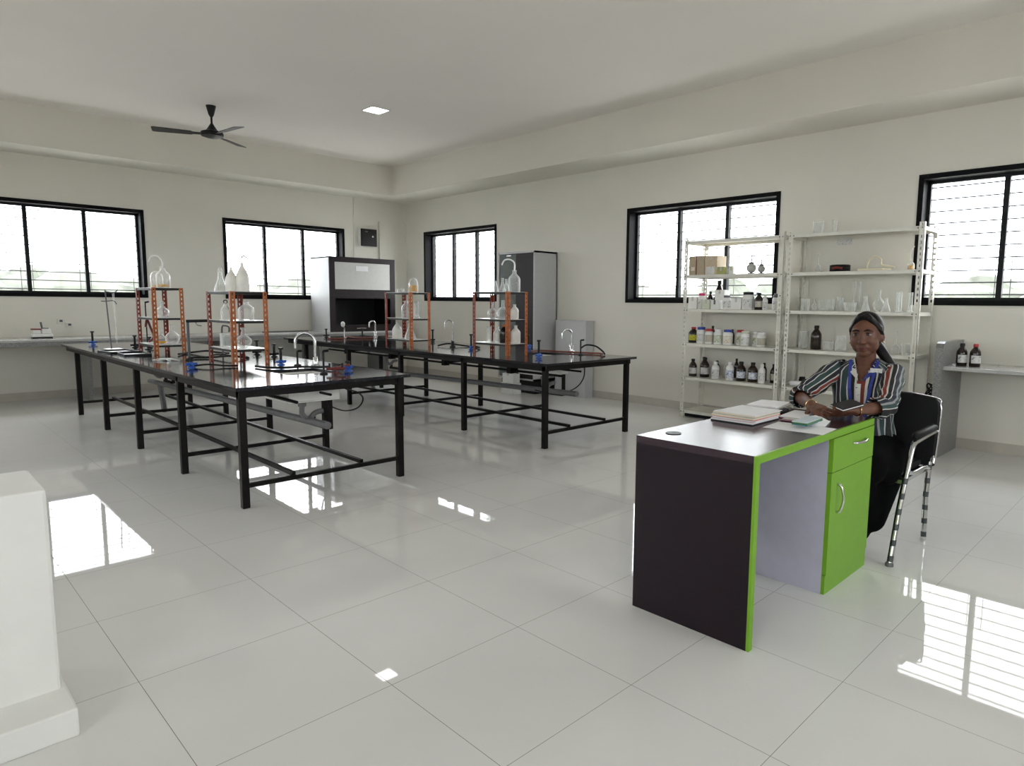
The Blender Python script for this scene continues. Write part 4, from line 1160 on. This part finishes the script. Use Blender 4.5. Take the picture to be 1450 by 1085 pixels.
# ------------------------------------------------------------------ counter at the right-hand wall
t = thing('side_counter', 'grey stone counter with a raised end panel under the right-hand window', 'counter', (-0.325, -9.07, 0))
pr = [(-.34, 0), (.32, 0), (.32, 1.005), (-.27, 1.005), (-.31, .99), (-.335, .955), (-.34, .90)]
MB().prism(pr, -.03, .03, 'y').build('end_panel', M['grey_granite'], t)
MB().box(-.30, .32, -3.6, -.03, .765, .795).build('counter_top', M['grey_top'], t, bevel=.003)
MB().box(-.30, .32, -3.0, -2.94, 0, .765).build('support_panel', M['grey_granite'], t)
RB('amber bottle with a black cap on the right-hand counter', (-.42, -9.185, .795), .042, .195)
RB('amber bottle with a red cap on the right-hand counter', (-.42, -9.285, .795), .042, .195, cap='red_cap')
t = glassware('dish', 'tiny clear dish near the raised end of the right-hand counter', 'dish', 'dish', (-.50, -9.15, .795), .016, .02)

# ------------------------------------------------------------------ reception desk
t = thing('desk', 'office desk of dark wine laminate with lime green edges and a green cupboard', 'desk', (-4.13, -9.26, 0))
xl, xr, yn, yf = -.60, .60, -.272, .275
TP = .75
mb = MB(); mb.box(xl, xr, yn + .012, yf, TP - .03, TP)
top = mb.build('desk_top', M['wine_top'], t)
MB().box(xl, xr, yn, yn + .012, TP - .03, TP).build('green_edge', M['green'], top, label='lime green edge strip')
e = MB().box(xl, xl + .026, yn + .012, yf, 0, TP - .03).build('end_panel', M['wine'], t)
MB().box(xl, xl + .026, yn, yn + .012, 0, TP - .03).build('green_edge', M['green'], e, label='lime green edge strip')
MB().box(xl + .026, xr - .5, yf - .10, yf - .082, .25, TP - .03).build('modesty_panel', M['lilac'], t)
MB().lathe([(.030, 0), (.034, .0025), (.026, .0028), (.001, .001)], (-.455, .19, TP), 20).build('cable_grommet', M['black_plastic'], t, smooth=True)
cx0, cx1 = .10, xr
c = MB().box(cx0, cx1, yn + .020, yf, .0, TP - .03).build('cabinet_body', M['lilac'], t)
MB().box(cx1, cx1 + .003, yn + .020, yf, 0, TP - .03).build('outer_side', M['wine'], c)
MB().box(cx0, cx1, yn + .004, yn + .020, 0, .088).build('plinth', M['green'], t, label='lime green plinth')
d = MB().box(cx0 + .002, cx1 - .002, yn, yn + .020, .092, .560).build('cabinet_door', M['green'], t, label='lime green cupboard door')
def handle(cx, cz, L, vert, parent):
    y = yn
    p = [(0, -L / 2), (0, -L / 2 + .01), (.0, 0), (0, L / 2 - .01), (0, L / 2)]
    ds = [0, -.018, -.030, -.018, 0]
    pts = [((cx if vert else cx + q[1]), y + dd, (cz + q[1] if vert else cz)) for q, dd in zip(p, ds)]
    MB().tube(pts, .006, 10, 6).build('handle', M['chrome'], parent, smooth=True)
handle(cx0 + .075, .435, .13, True, d)
dr = MB().box(cx0 + .002, cx1 - .002, yn - .002, yn + .020, .564, TP - .034).build('drawer_front', M['green'], t, label='lime green drawer front')
handle(.40, .668, .15, False, dr)

# papers and small things on the desk
def file_stack(label, loc, rz, lx, ly, layers, name='paper_stack'):
    t = thing(name, label, 'papers', loc, rz)
    z = 0; rnd = random.Random(len(label))
    for (h, m) in layers:
        dx, dy = rnd.uniform(-.008, .008), rnd.uniform(-.008, .008)
        MB().cbox((dx, dy, z), lx, ly, h - .0008, rnd.uniform(-.05, .05)).build('folder', M[m], t)
        z += h
    return t
file_stack('thick stack of cream, pink and grey files on the desk', (-4.05, -9.12, TP), .0, .26, .215,
           [(.006, 'black_plastic'), (.008, 'paper'), (.004, 'paper_pink'), (.006, 'paper'), (.004, 'paper_pink'), (.008, 'paper_cream'), (.003, 'paper_grey'), (.006, 'paper_cream'), (.003, 'paper')])
file_stack('stack of white notebooks behind the thick stack of files', (-3.69, -9.06, TP), .08, .22, .15,
           [(.013, 'paper_grey'), (.009, 'paper'), (.010, 'paper_grey'), (.008, 'paper')], 'notebook_stack')
t = thing('pouch', 'small black pouch lying against the stack of white notebooks', 'pouch', (-3.735, -9.158, TP))
MB().ball((0, 0, .014), .055, .02, .014).build('body', M['black_rubber'], t, smooth=True)
MB().tube([(-.045, 0, .019), (0, .0, .029), (.045, 0, .019)], .003, 6, 4).build('zip', M['grey_cap'], t, smooth=True)
t = thing('notebook', 'open notebook with white pages lying between the files and her hands', 'notebook', (-3.745, -9.24, TP + .0005), .12)
MB().box(-.12, .12, -.057, .057, 0, .003).build('cover', M['cover_maroon'], t)
MB().box(-.118, .118, -.055, .055, .003, .010).build('pages', M['paper'], t, bevel=.002)
o = MB().box(-.095, .095, -.132, .132, 0, .001).build('paper_sheet', M['paper']); o.location = (-4.065, -9.392, TP + .0005); o.rotation_euler = (0, 0, .08)
tag(o, 'loose white sheet of paper at the front edge of the desk', 'paper')
t = thing('passbook', 'small maroon booklet lying on the white paper', 'booklet', (-3.905, -9.272, TP + .003), .1)
MB().box(-.05, .05, -.035, .035, 0, .004).build('cover', M['cover_maroon'], t)
MB().box(-.02, .048, -.03, .03, .004, .006).build('pages', M['paper_grey'], t)
t = thing('cloth', 'crumpled white cloth on the desk beneath the pale blue wallet', 'cloth', (-3.89, -9.385, TP + .002), .1)
bmx = MB()
n = 14
for i in range(n + 1):
    pass
vs = []; fs = []
rnd = random.Random(5)
for i in range(n + 1):
    for j in range(n + 1):
        u, v = i / n * 2 - 1, j / n * 2 - 1
        z = .004 + .018 * max(0, 1 - u * u) * max(0, 1 - v * v) * (1 + .6 * math.sin(5 * u + 2 * v)) + .003 * rnd.random() * (1 - u * u)
        vs.append((u * .085, v * .06 * (1 - .2 * u), z))
for i in range(n):
    for j in range(n):
        a = i * (n + 1) + j
        fs.append((a, a + 1, a + n + 2, a + n + 1))
k0 = len(vs)
vs += [(x, y, 0.0) for x, y, z in vs]
fs += [tuple(k0 + q for q in f[::-1]) for f in fs[:n * n]]
rim = [i * (n + 1) for i in range(n + 1)] + [n * (n + 1) + j for j in range(1, n + 1)] + [i * (n + 1) + n for i in range(n - 1, -1, -1)] + [j for j in range(n - 1, 0, -1)]
for a, b in zip(rim, rim[1:] + rim[:1]):
    fs.append((a, b, b + k0, a + k0))
bmx.poly(vs, fs)
bmx.build('folded_cloth', M['paper'], t, smooth=True)
t = thing('wallet', 'pale blue folded wallet with teal and green edges on the crumpled cloth', 'wallet', (-3.985, -9.392, TP + .016), .06)
MB().box(-.10, .10, -.035, .035, 0, .006).build('lower_flap', M['teal'], t, bevel=.002)
MB().box(-.095, .10, -.034, .034, .006, .012).build('inner', M['green_trim'], t, bevel=.002)
MB().box(-.10, .097, -.035, .035, .012, .017).build('upper_flap', M['screen_pale'], t, bevel=.002)

# ------------------------------------------------------------------ visitor chair
t = thing('office_chair', 'black padded office chair with chrome arms, the person sits on it', 'chair', (-3.06, -9.36, 0), PI)
# local axes: +x is the way the chair faces, +y is the sitter's left
mb = MB(); mb.box(-.20, .22, -.22, .22, .405, .450)
mb.build('seat', M['chair_black'], t, bevel=.02)
mb = MB()
out = [(-.27, .40), (.27, .40), (.278, .68), (.277, .72), (.272, .748), (.261, .770), (.245, .786), (.22, .793), (.12, .801), (.0, .804), (-.12, .801), (-.22, .793), (-.245, .786), (-.261, .770), (-.272, .748), (-.277, .72), (-.278, .68)]
m = Matrix.Translation((-.255, 0, 0)) @ Matrix.Translation((0, 0, .42)) @ Matrix.Rotation(math.radians(-6), 4, 'Y') @ Matrix.Translation((0, 0, -.42))
mb.prism(out, -.022, .022, 'x', m)
bk = mb.build('backrest', M['chair_black'], t, bevel=.012)
mb = MB(); mb.tube([m @ Vector((.016, a, b)) for a, b in ((-.272, .42), (-.280, .68), (-.274, .747), (-.246, .788), (0, .808), (.246, .788), (.274, .747), (.280, .68), (.272, .42))], .005, 10, 5)
mb.build('back_rim', M['chrome'], bk, smooth=True)
for s in (-1, 1):
    y = .262 * s
    MB().tube([(.395, y, .004), (.31, y, .25), (.215, y, .455)], .0145, 12).build('leg', M['chrome_banded'], t, smooth=True, label='chrome front leg with dull dark bands')
    MB().tube([(-.14, y * 1.03, .004), (-.155, y, .25), (-.185, y, .44)], .0145, 12).build('leg', M['chrome_banded'], t, smooth=True, label='chrome rear leg with dull dark bands')
    mb = MB()
    mb.tube([(.215, y, .445), (.185, y, .50), (.165, y, .545), (.13, y, .585), (.06, y, .595), (-.20, y, .605), (-.285, y, .60), (-.30, y, .57), (-.27, y, .50), (-.235, y, .42)], .0145, 12, 4)
    mb.tube([(.21, y, .455), (.12, y, .43), (-.08, y, .425), (-.19, y, .40)], .012, 10, 4)
    mb.build('arm_frame', M['chrome'], t, smooth=True)
    MB().tube([(.125, y, .612), (.10, y, .622), (-.20, y, .63), (-.25, y, .626)], [.012, .023, .023, .014], 12).build('armrest', M['chair_black'], t, smooth=True)
    MB().lathe([(.02, 0), (.02, .012), (.016, .02)], (.395, y, 0), 10).build('foot_cap', M['grey_plastic'], t, smooth=True)
MB().box(-.19, .22, -.25, .25, .385, .405).build('under_frame', M['chrome'], t)

# ------------------------------------------------------------------ the seated person
PO = Vector((-3.10, -9.325, 0))
pa = math.radians(188)
person = thing('person', 'seated woman in a striped shirt with a blue lanyard and dark tied-back hair', 'person', PO, pa)
PM = Matrix.Translation(PO) @ Matrix.Rotation(pa, 4, 'Z')
PI_ = PM.inverted()
def loc(x, y, z):
    """World point to the person's own axes (x forward, y her left, z up)."""
    return PI_ @ Vector((x, y, z))

def fuse(mb, name, m, parent, voxel, smooth=6, factor=0.5):
    """Melt the collected limb pieces into one continuous surface."""
    bmesh.ops.recalc_face_normals(mb.bm, faces=mb.bm.faces)
    me = bpy.data.meshes.new(name); mb.bm.to_mesh(me); mb.bm.free()
    o = bpy.data.objects.new(name, me); COL.objects.link(o)
    r = o.modifiers.new('melt', 'REMESH'); r.mode = 'VOXEL'; r.voxel_size = voxel
    s = o.modifiers.new('soften', 'SMOOTH'); s.iterations = smooth; s.factor = factor
    dg = bpy.context.evaluated_depsgraph_get(); dg.update()
    done = bpy.data.meshes.new_from_object(o.evaluated_get(dg))
    o.modifiers.clear(); o.data = done; done.name = name
    bpy.data.meshes.remove(me)
    done.materials.clear(); done.materials.append(m)
    for p in done.polygons: p.use_smooth = True
    if parent is not None: o.parent = parent
    return o

# head frame: its own small turn towards the camera
HCN = Vector((.035, 0, 1.135))           # centre of the head
HM = Matrix.Translation(HCN) @ Matrix.Rotation(math.radians(-2), 4, 'Z') @ Matrix.Rotation(math.radians(3), 4, 'X') @ Matrix.Rotation(math.radians(2), 4, 'Y')
def hp(x, y, z):
    return HM @ Vector((x, y, z))
R3 = HM.to_3x3().to_4x4()
S_R, S_L = Vector((0, -.148, .935)), Vector((0, .140, .930))
E_R, E_L = loc(-3.40, -9.085, .800), loc(-3.42, -9.548, .797)
W_R, W_L = loc(-3.655, -9.270, .795), loc(-3.640, -9.475, .795)

body = MB()
# skull, face, jaw
body.ball(hp(-.020, 0, .035), .090, .076, .088, 28, 18, R3)
body.ball(hp(.012, 0, .004), .080, .074, .098, 28, 18, R3)
body.ball(hp(.018, 0, -.046), .066, .069, .056, 24, 14, R3)
body.ball(hp(.048, 0, -.088), .032, .036, .024, 16, 10, R3)
for s in (-1, 1):
    body.ball(hp(.048, s * .040, -.030), .032, .030, .034, 16, 10, R3)
    body.ball(hp(.072, s * .030, .034), .018, .028, .010, 14, 8, R3)          # brow ridge
    body.ball(hp(.074, s * .031, .0205), .0125, .018, .0065, 14, 8, R3)
    body.ball(hp(.073, s * .031, .004), .0125, .017, .005, 14, 8, R3)
    ear = R3 @ Matrix.Rotation(s * math.radians(-18), 4, 'Z')
    body.ball(hp(-.014, s * .079, -.006), .020, .009, .031, 14, 10, ear)
body.capsule(hp(.088, 0, .018), hp(.104, 0, -.022), .008, .0125)                 # nose
body.ball(hp(.104, 0, -.026), .0135, .0135, .011, 12, 8, R3)
for s in (-1, 1):
    body.ball(hp(.094, s * .0125, -.030), .0105, .0085, .0085, 12, 8, R3)
body.ball(hp(.079, 0, -.056), .012, .028, .010, 14, 8, R3)
body.ball(hp(.077, 0, -.069), .012, .024, .009, 14, 8, R3)
# neck, chest, trunk, hips
body.capsule((.010, 0, 1.06), (-.012, 0, .965), .050, .055)
body.ball((-.015, 0, .930), .075, .150, .055)
body.ball((.0, 0, .86), .088, .140, .11)
body.ball((-.005, 0, .72), .080, .125, .15)
body.ball((-.01, 0, .56), .105, .155, .13)
# arms
for S, E, W in ((S_R, E_R, W_R), (S_L, E_L, W_L)):
    body.capsule(S, E, .046, .035)
    body.capsule(E, W, .036, .0245)
# legs
HIPS = [Vector((.02, s * .085, .52)) for s in (-1, 1)]
KNEES = [loc(-3.36, -9.20, .50), loc(-3.40, -9.44, .47)]
ANK = [loc(-3.42, -9.20, .09), loc(-3.36, -9.405, .09)]
for h, k, a in zip(HIPS, KNEES, ANK):
    body.capsule(h, k, .075, .052); body.capsule(k, a, .050, .032); body.capsule(a, a + Vector((.10, 0, -.05)), .032, .026)

def hand(mb, wrist, palm_dir, palm_nrm, thumb_side, curls, L=.170):
    """Palm with five separate bent fingers. palm_dir: wrist to knuckles; palm_nrm: out of the back of the hand."""
    d = palm_dir.normalized(); n = (palm_nrm - d * palm_nrm.dot(d)).normalized(); s = d.cross(n) * thumb_side
    pl = L * .50; w = .036
    for k in range(4):
        f = -1 + 2 * k / 3
        mb.capsule(wrist + d * .006 + s * f * w * .45, wrist + d * pl + s * f * w * .82, .0135, .0115)
    mb.capsule(wrist + s * -.012 + d * .02, wrist + s * .012 + d * .05, .0145, .0145)
    lens = [.066, .075, .070, .054]
    tips = []
    for k in range(4):
        f = 1 - 2 * k / 3
        p = wrist + d * (pl - .002) + s * f * w * .86
        a = curls[k]; ln = lens[k] * L / .17
        seg = [.45, .30, .25]; r = [.0094, .0086, .0078, .0068]; ang = 0.12
        q = p
        spread = s * f * .10
        for j in range(3):
            ang += a * (.7 if j == 0 else 1.0)
            dirn = (d * math.cos(ang) - n * math.sin(ang) + spread).normalized()
            q2 = q + dirn * ln * seg[j]
            mb.capsule(q, q2, r[j], r[j + 1], 10)
            q = q2
        tips.append(q)
    b = wrist + d * .022 + s * .024
    t1 = b + (d * .55 + s * .75 - n * .25).normalized() * .036
    t2 = t1 + (d * .85 + s * .25 - n * .35).normalized() * .030
    t3 = t2 + (d * .90 - s * .05 - n * .45).normalized() * .022
    mb.capsule(b, t1, .0135, .0105, 10); mb.capsule(t1, t2, .0102, .009, 10); mb.capsule(t2, t3, .009, .0075, 10)
    return tips
UPV = Vector((0, 0, 1))
dR = (loc(-3.79, -9.42, .775) - W_R); dL = (loc(-3.79, -9.375, .782) - W_L)
hand(body, W_R, dR, UPV * .9 + Vector((.15, -.35, 0)), 1, (.42, .40, .45, .50))
hand(body, W_L + Vector((0, 0, -.004)), dL, -UPV * .75 + Vector((.5, .15, 0)), -1, (.16, .14, .15, .18))
skin = fuse(body, 'body', M['skin'], person, .0042, 5, .45)

# eyes, brows, lips
for s in (-1, 1):
    c = hp(.0765, s * .031, .0125)
    e = MB().ball(c, .0115, .0155, .0074, 16, 10, R3).build('eye', M['eye_white'], person, smooth=True)
    MB().ball(hp(.0868, s * .031 - .0010, .0128), .0028, .0072, .0068, 14, 10, R3).build('iris', M['iris'], e, smooth=True)
    mb = MB(); mb.tube([hp(.0865, s * .0165, .0215), hp(.0925, s * .030, .0225), hp(.078, s * .0440, .0165)], [.0018, .0024, .0010], 8, 4)
    mb.build('eyelash', M['hair'], e, smooth=True)
    mb = MB(); mb.tube([hp(.0905, s * .012, .0325), hp(.0915, s * .030, .0380), hp(.077, s * .052, .030)], [.0036, .0042, .0020], 8, 4)
    mb.build('eyebrow', M['hair'], person, smooth=True)
    MB().ball(hp(-.004, s * .0875, -.036), .0045).build('earring', M['gold'], person, smooth=True)
mb = MB()
mb.tube([hp(.0775, -.0310, -.0575), hp(.0885, -.014, -.0600), hp(.0900, 0, -.0610), hp(.0885, .014, -.0600), hp(.0775, .0310, -.0575)], [.0012, .0036, .0036, .0036, .0012], 10, 4)
mb.tube([hp(.0770, -.0290, -.0590), hp(.0870, -.012, -.0670), hp(.0885, 0, -.0685), hp(.0870, .012, -.0670), hp(.0770, .0290, -.0590)], [.0012, .0042, .0046, .0042, .0012], 10, 4)
mb.build('lips', M['lip'], person, smooth=True)

# hair: close cap with a centre parting, and a tail behind her left shoulder
hb = MB()
hb.ball(hp(-.030, 0, .043), .094, .0835, .0925, 28, 18, R3)
hb.ball(hp(-.052, 0, -.005), .072, .072, .085, 24, 14, R3)
for s in (-1, 1):
    hb.capsule(hp(.046, s * .018, .112), hp(.010, s * .074, .040), .017, .013)
    hb.capsule(hp(.052, s * .034, .096), hp(.018, s * .075, .030), .012, .010)
    hb.capsule(hp(.010, s * .074, .040), hp(-.030, s * .074, -.012), .013, .016)
hb.ball(hp(-.115, .01, -.030), .034, .036, .036)
hb.capsule(hp(-.115, .015, -.040), hp(-.105, .062, -.105), .030, .028)
hb.capsule(hp(-.105, .062, -.105), hp(-.115, .098, -.170), .028, .026)
hb.capsule(hp(-.115, .098, -.170), (-.115, .125, .84), .026, .020)
hb.capsule((-.115, .125, .84), (-.115, .15, .74), .020, .008)
fuse(hb, 'hair', M['hair'], person, .0045, 6, .5)

# shirt: a lofted trunk with stripes running up it, open in a V at the neck
RINGS = [  # z, centre x, depth, half width
    (.455, -.005, .135, .185), (.50, -.005, .130, .182), (.56, -.005, .122, .174), (.64, -.002, .106, .156), (.72, .0, .102, .150),
    (.79, .004, .108, .156), (.85, .004, .110, .163), (.90, -.004, .100, .172), (.935, -.012, .088, .172), (.958, -.016, .078, .152), (.977, -.018, .070, .118), (.994, -.018, .062, .082), (1.006, -.018, .058, .066)]
def ring_at(z):
    for a, b in zip(RINGS, RINGS[1:]):
        if a[0] <= z <= b[0]:
            f = (z - a[0]) / (b[0] - a[0])
            return [a[i] + (b[i] - a[i]) * f for i in range(4)]
    return RINGS[-1]
def shirt_point(th, z, off=0.0):
    _, cx, dp, w = ring_at(z)
    ex = .82
    c, s = math.cos(th), math.sin(th)
    fold = .006 * math.sin(th * 9 + z * 26) * max(0, min(1, (.80 - z) / .2)) + .003 * math.sin(th * 5 - z * 34)
    return Vector((cx + (dp + off + fold) * math.copysign(abs(c) ** ex, c), (w + off + fold) * math.copysign(abs(s) ** ex, s), z))
def front_x(y, z):
    best = min((abs(shirt_point(a, z).y - y), a) for a in [-1.5 + 3.0 * k / 120 for k in range(121)])
    return shirt_point(best[1], z).x
def loft_cloth(name, rings_pts, m, parent, closed=True, drop=None, thick=.003):
    bm = bmesh.new(); uvl = bm.loops.layers.uv.new('stripes')
    V = [[bm.verts.new(p) for p in r] for r in rings_pts]
    n = len(rings_pts[0])
    for i in range(len(V) - 1):
        for k in range(n):
            k2 = (k + 1) % n
            q = (V[i][k], V[i][k2], V[i + 1][k2], V[i + 1][k])
            cen = sum((v.co for v in q), Vector()) / 4
            if drop and drop(cen):
                continue
            f = bm.faces.new(q); f.smooth = True
            for lp, (a, b) in zip(f.loops, ((k, i), (k + 1, i), (k + 1, i + 1), (k, i + 1))):
                lp[uvl].uv = (a / n, b / max(1, len(V) - 1))
    bmesh.ops.recalc_face_normals(bm, faces=bm.faces)
    me = bpy.data.meshes.new(name); bm.to_mesh(me); bm.free()
    me.materials.append(m)
    o = bpy.data.objects.new(name, me); COL.objects.link(o); o.parent = parent
    s = o.modifiers.new('cloth', 'SOLIDIFY'); s.thickness = thick; s.offset = 1
    return o
zs_ = []
for a, b in zip(RINGS, RINGS[1:]):
    for k in range(5):
        zs_.append(a[0] + (b[0] - a[0]) * k / 5)
zs_.append(RINGS[-1][0])
NR = 96
VZ = .872
def in_v(c):
    return c.x > .0 and c.z > VZ and abs(c.y) < (c.z - VZ) * .44 + .002
loft_cloth('shirt', [[shirt_point(2 * PI * k / NR - PI, z) for k in range(NR)] for z in zs_], M['stripes'], person, drop=in_v)
# sleeves to just below the elbow
def sleeve(S, E, W, name, reach):
    cuff = E + (W - E) * reach
    path = [S + Vector((0, -math.copysign(.035, S.y) * 1, .004)), S, S + (E - S) * .35, S + (E - S) * .7, E - (E - S).normalized() * .03, E + (W - E) * .10 , cuff]
    rad = [.050, .056, .054, .050, .049, .051, .046]
    P, R = [], []
    for i in range(len(path) - 1):
        a, b, c, d = path[max(i - 1, 0)], path[i], path[i + 1], path[min(i + 2, len(path) - 1)]
        for k in range(5):
            u = k / 5
            P.append(.5 * (2 * b + (c - a) * u + (2 * a - 5 * b + 4 * c - d) * u * u + (3 * b - a - 3 * c + d) * u ** 3))
            R.append(rad[i] + (rad[i + 1] - rad[i]) * u)
    P.append(path[-1]); R.append(rad[-1])
    rings, ref = [], Vector((1, 0, 0))
    for i, p in enumerate(P):
        d = (P[min(i + 1, len(P) - 1)] - P[max(i - 1, 0)]).normalized()
        s = d.cross(ref).normalized(); u = s.cross(d); ref = u
        rings.append([p + (s * math.cos(a) + u * math.sin(a)) * (R[i] + .004 * math.sin(3 * a + i * .9) + .003 * math.sin(i * 1.7)) for a in [2 * PI * k / 40 for k in range(40)]])
    return loft_cloth(name, rings, M['stripes_sleeve'], person)
sleeve(S_R, E_R, W_R, 'sleeve', .24)
sleeve(S_L, E_L, W_L, 'sleeve', .42)
# collar, button placket, lanyard with a card
for s in (-1, 1):
    mb = MB()
    pts = []
    a = Vector((.012, s * .055, 1.012)); b = Vector((-.05, s * .058, 1.015))
    c0 = Vector((front_x(s * .012, VZ + .02) + .006, s * .012, VZ + .02))
    outer = Vector((front_x(s * .075, .945) + .004, s * .072, .945))
    top_o = Vector((.012, s * .085, .985))
    vs = [a, c0, outer, top_o]
    vs2 = [v + Vector((.004, 0, .002)) for v in vs]
    mb.poly(vs + vs2, [(0, 1, 2, 3), (4, 7, 6, 5), (0, 4, 5, 1), (1, 5, 6, 2), (2, 6, 7, 3), (3, 7, 4, 0)])
    mb.build('collar', M['paper_grey'] if s < 0 else M['lanyard'], person, label='pale collar flap' if s < 0 else 'blue collar flap')
mb = MB()
prev = None
zz = [VZ + .005 - k * (VZ - .62) / 14 for k in range(15)]
vs = []
for z in zz:
    for y in (-.018, .006):
        vs.append(Vector((front_x(y, z) + .006, y, z)))
n_ = len(vs)
vs += [v + Vector((.003, 0, 0)) for v in vs]
fs = []
for k in range(14):
    i = 2 * k
    fs += [(i, i + 1, i + 3, i + 2), (i + n_, i + 2 + n_, i + 3 + n_, i + 1 + n_), (i, i + 2, i + 2 + n_, i + n_), (i + 1, i + 1 + n_, i + 3 + n_, i + 3)]
mb.poly(vs, fs)
mb.build('button_placket', M['label'], person, label='pale patterned button strip')
lan = MB()
for s in (-1, 1):
    P = []
    for k in range(13):
        f = k / 12
        z = 1.0 - f * .36
        y = s * (.070 - .045 * f)
        P.append(Vector((max(front_x(y, min(z, .99)), .02 if z > .96 else -1) + .008, y, z)))
    for p, q in zip(P, P[1:]):
        lan.bar(p, q, .017, .003)
lan.build('lanyard', M['lanyard'], person, label='bright blue lanyard')
MB().box(-.003, .003, -.030, .030, -.012, .012, Matrix.Translation((front_x(.068, .955) + .016, .070, .952))).build('lanyard_clip', M['label'], person, label='white printed tag')
# trousers and shoes
tb = MB()
tb.ball((-.01, 0, .53), .135, .188, .10)
for i, (h, k, a) in enumerate(zip(HIPS, KNEES, ANK)):
    tb.capsule(h, k, .100, .082)
    tb.capsule(k, a + Vector((0, 0, .04)), .080, .090)
tb.capsule((.02, .17, .50), (.20, .165, .44), .085, .08)
tb.capsule((.0, .10, .50), KNEES[1] + Vector((-.02, .03, 0)), .125, .095)
tb.capsule((.06, .165, .44), KNEES[1] + Vector((-.05, .05, -.28)), .085, .075)
tb.capsule((.12, .10, .42), KNEES[1] + Vector((-.03, .02, -.25)), .09, .08)
fuse(tb, 'trousers', M['trouser'], person, .009, 8, .5)
for a in ANK:
    mb = MB(); mb.capsule(a + Vector((-.03, 0, -.052)), a + Vector((.14, 0, -.060)), .034, .026)
    fuse(mb, 'shoe', M['shoe'], person, .006, 4)
# bangles
for W, E in ((W_R, E_R), (W_L, E_L)):
    d = (W - E).normalized(); c = W - d * .012
    s = d.orthogonal().normalized(); u = d.cross(s)
    MB().tube([c + (s * math.cos(a) + u * math.sin(a)) * .0275 for a in [2 * PI * k / 24 for k in range(25)]], .0028, 8).build('bangle', M['gold'], person, smooth=True)
# the thin dark diary she holds
t = thing('diary', 'thin black diary with white page edges held in her left hand', 'diary', (-3.69, -9.455, .818), 0.0)
t.rotation_euler = (math.radians(7), math.radians(12), math.radians(-106))
MB().box(-.038, .038, -.075, .075, 0, .003).build('cover', M['black_plastic'], t, bevel=.001)
MB().box(-.036, .036, -.073, .073, .003, .0085).build('pages', M['paper'], t)
MB().box(-.038, .038, -.075, .075, .0085, .0105).build('front_cover', M['black_plastic'], t, bevel=.0008)
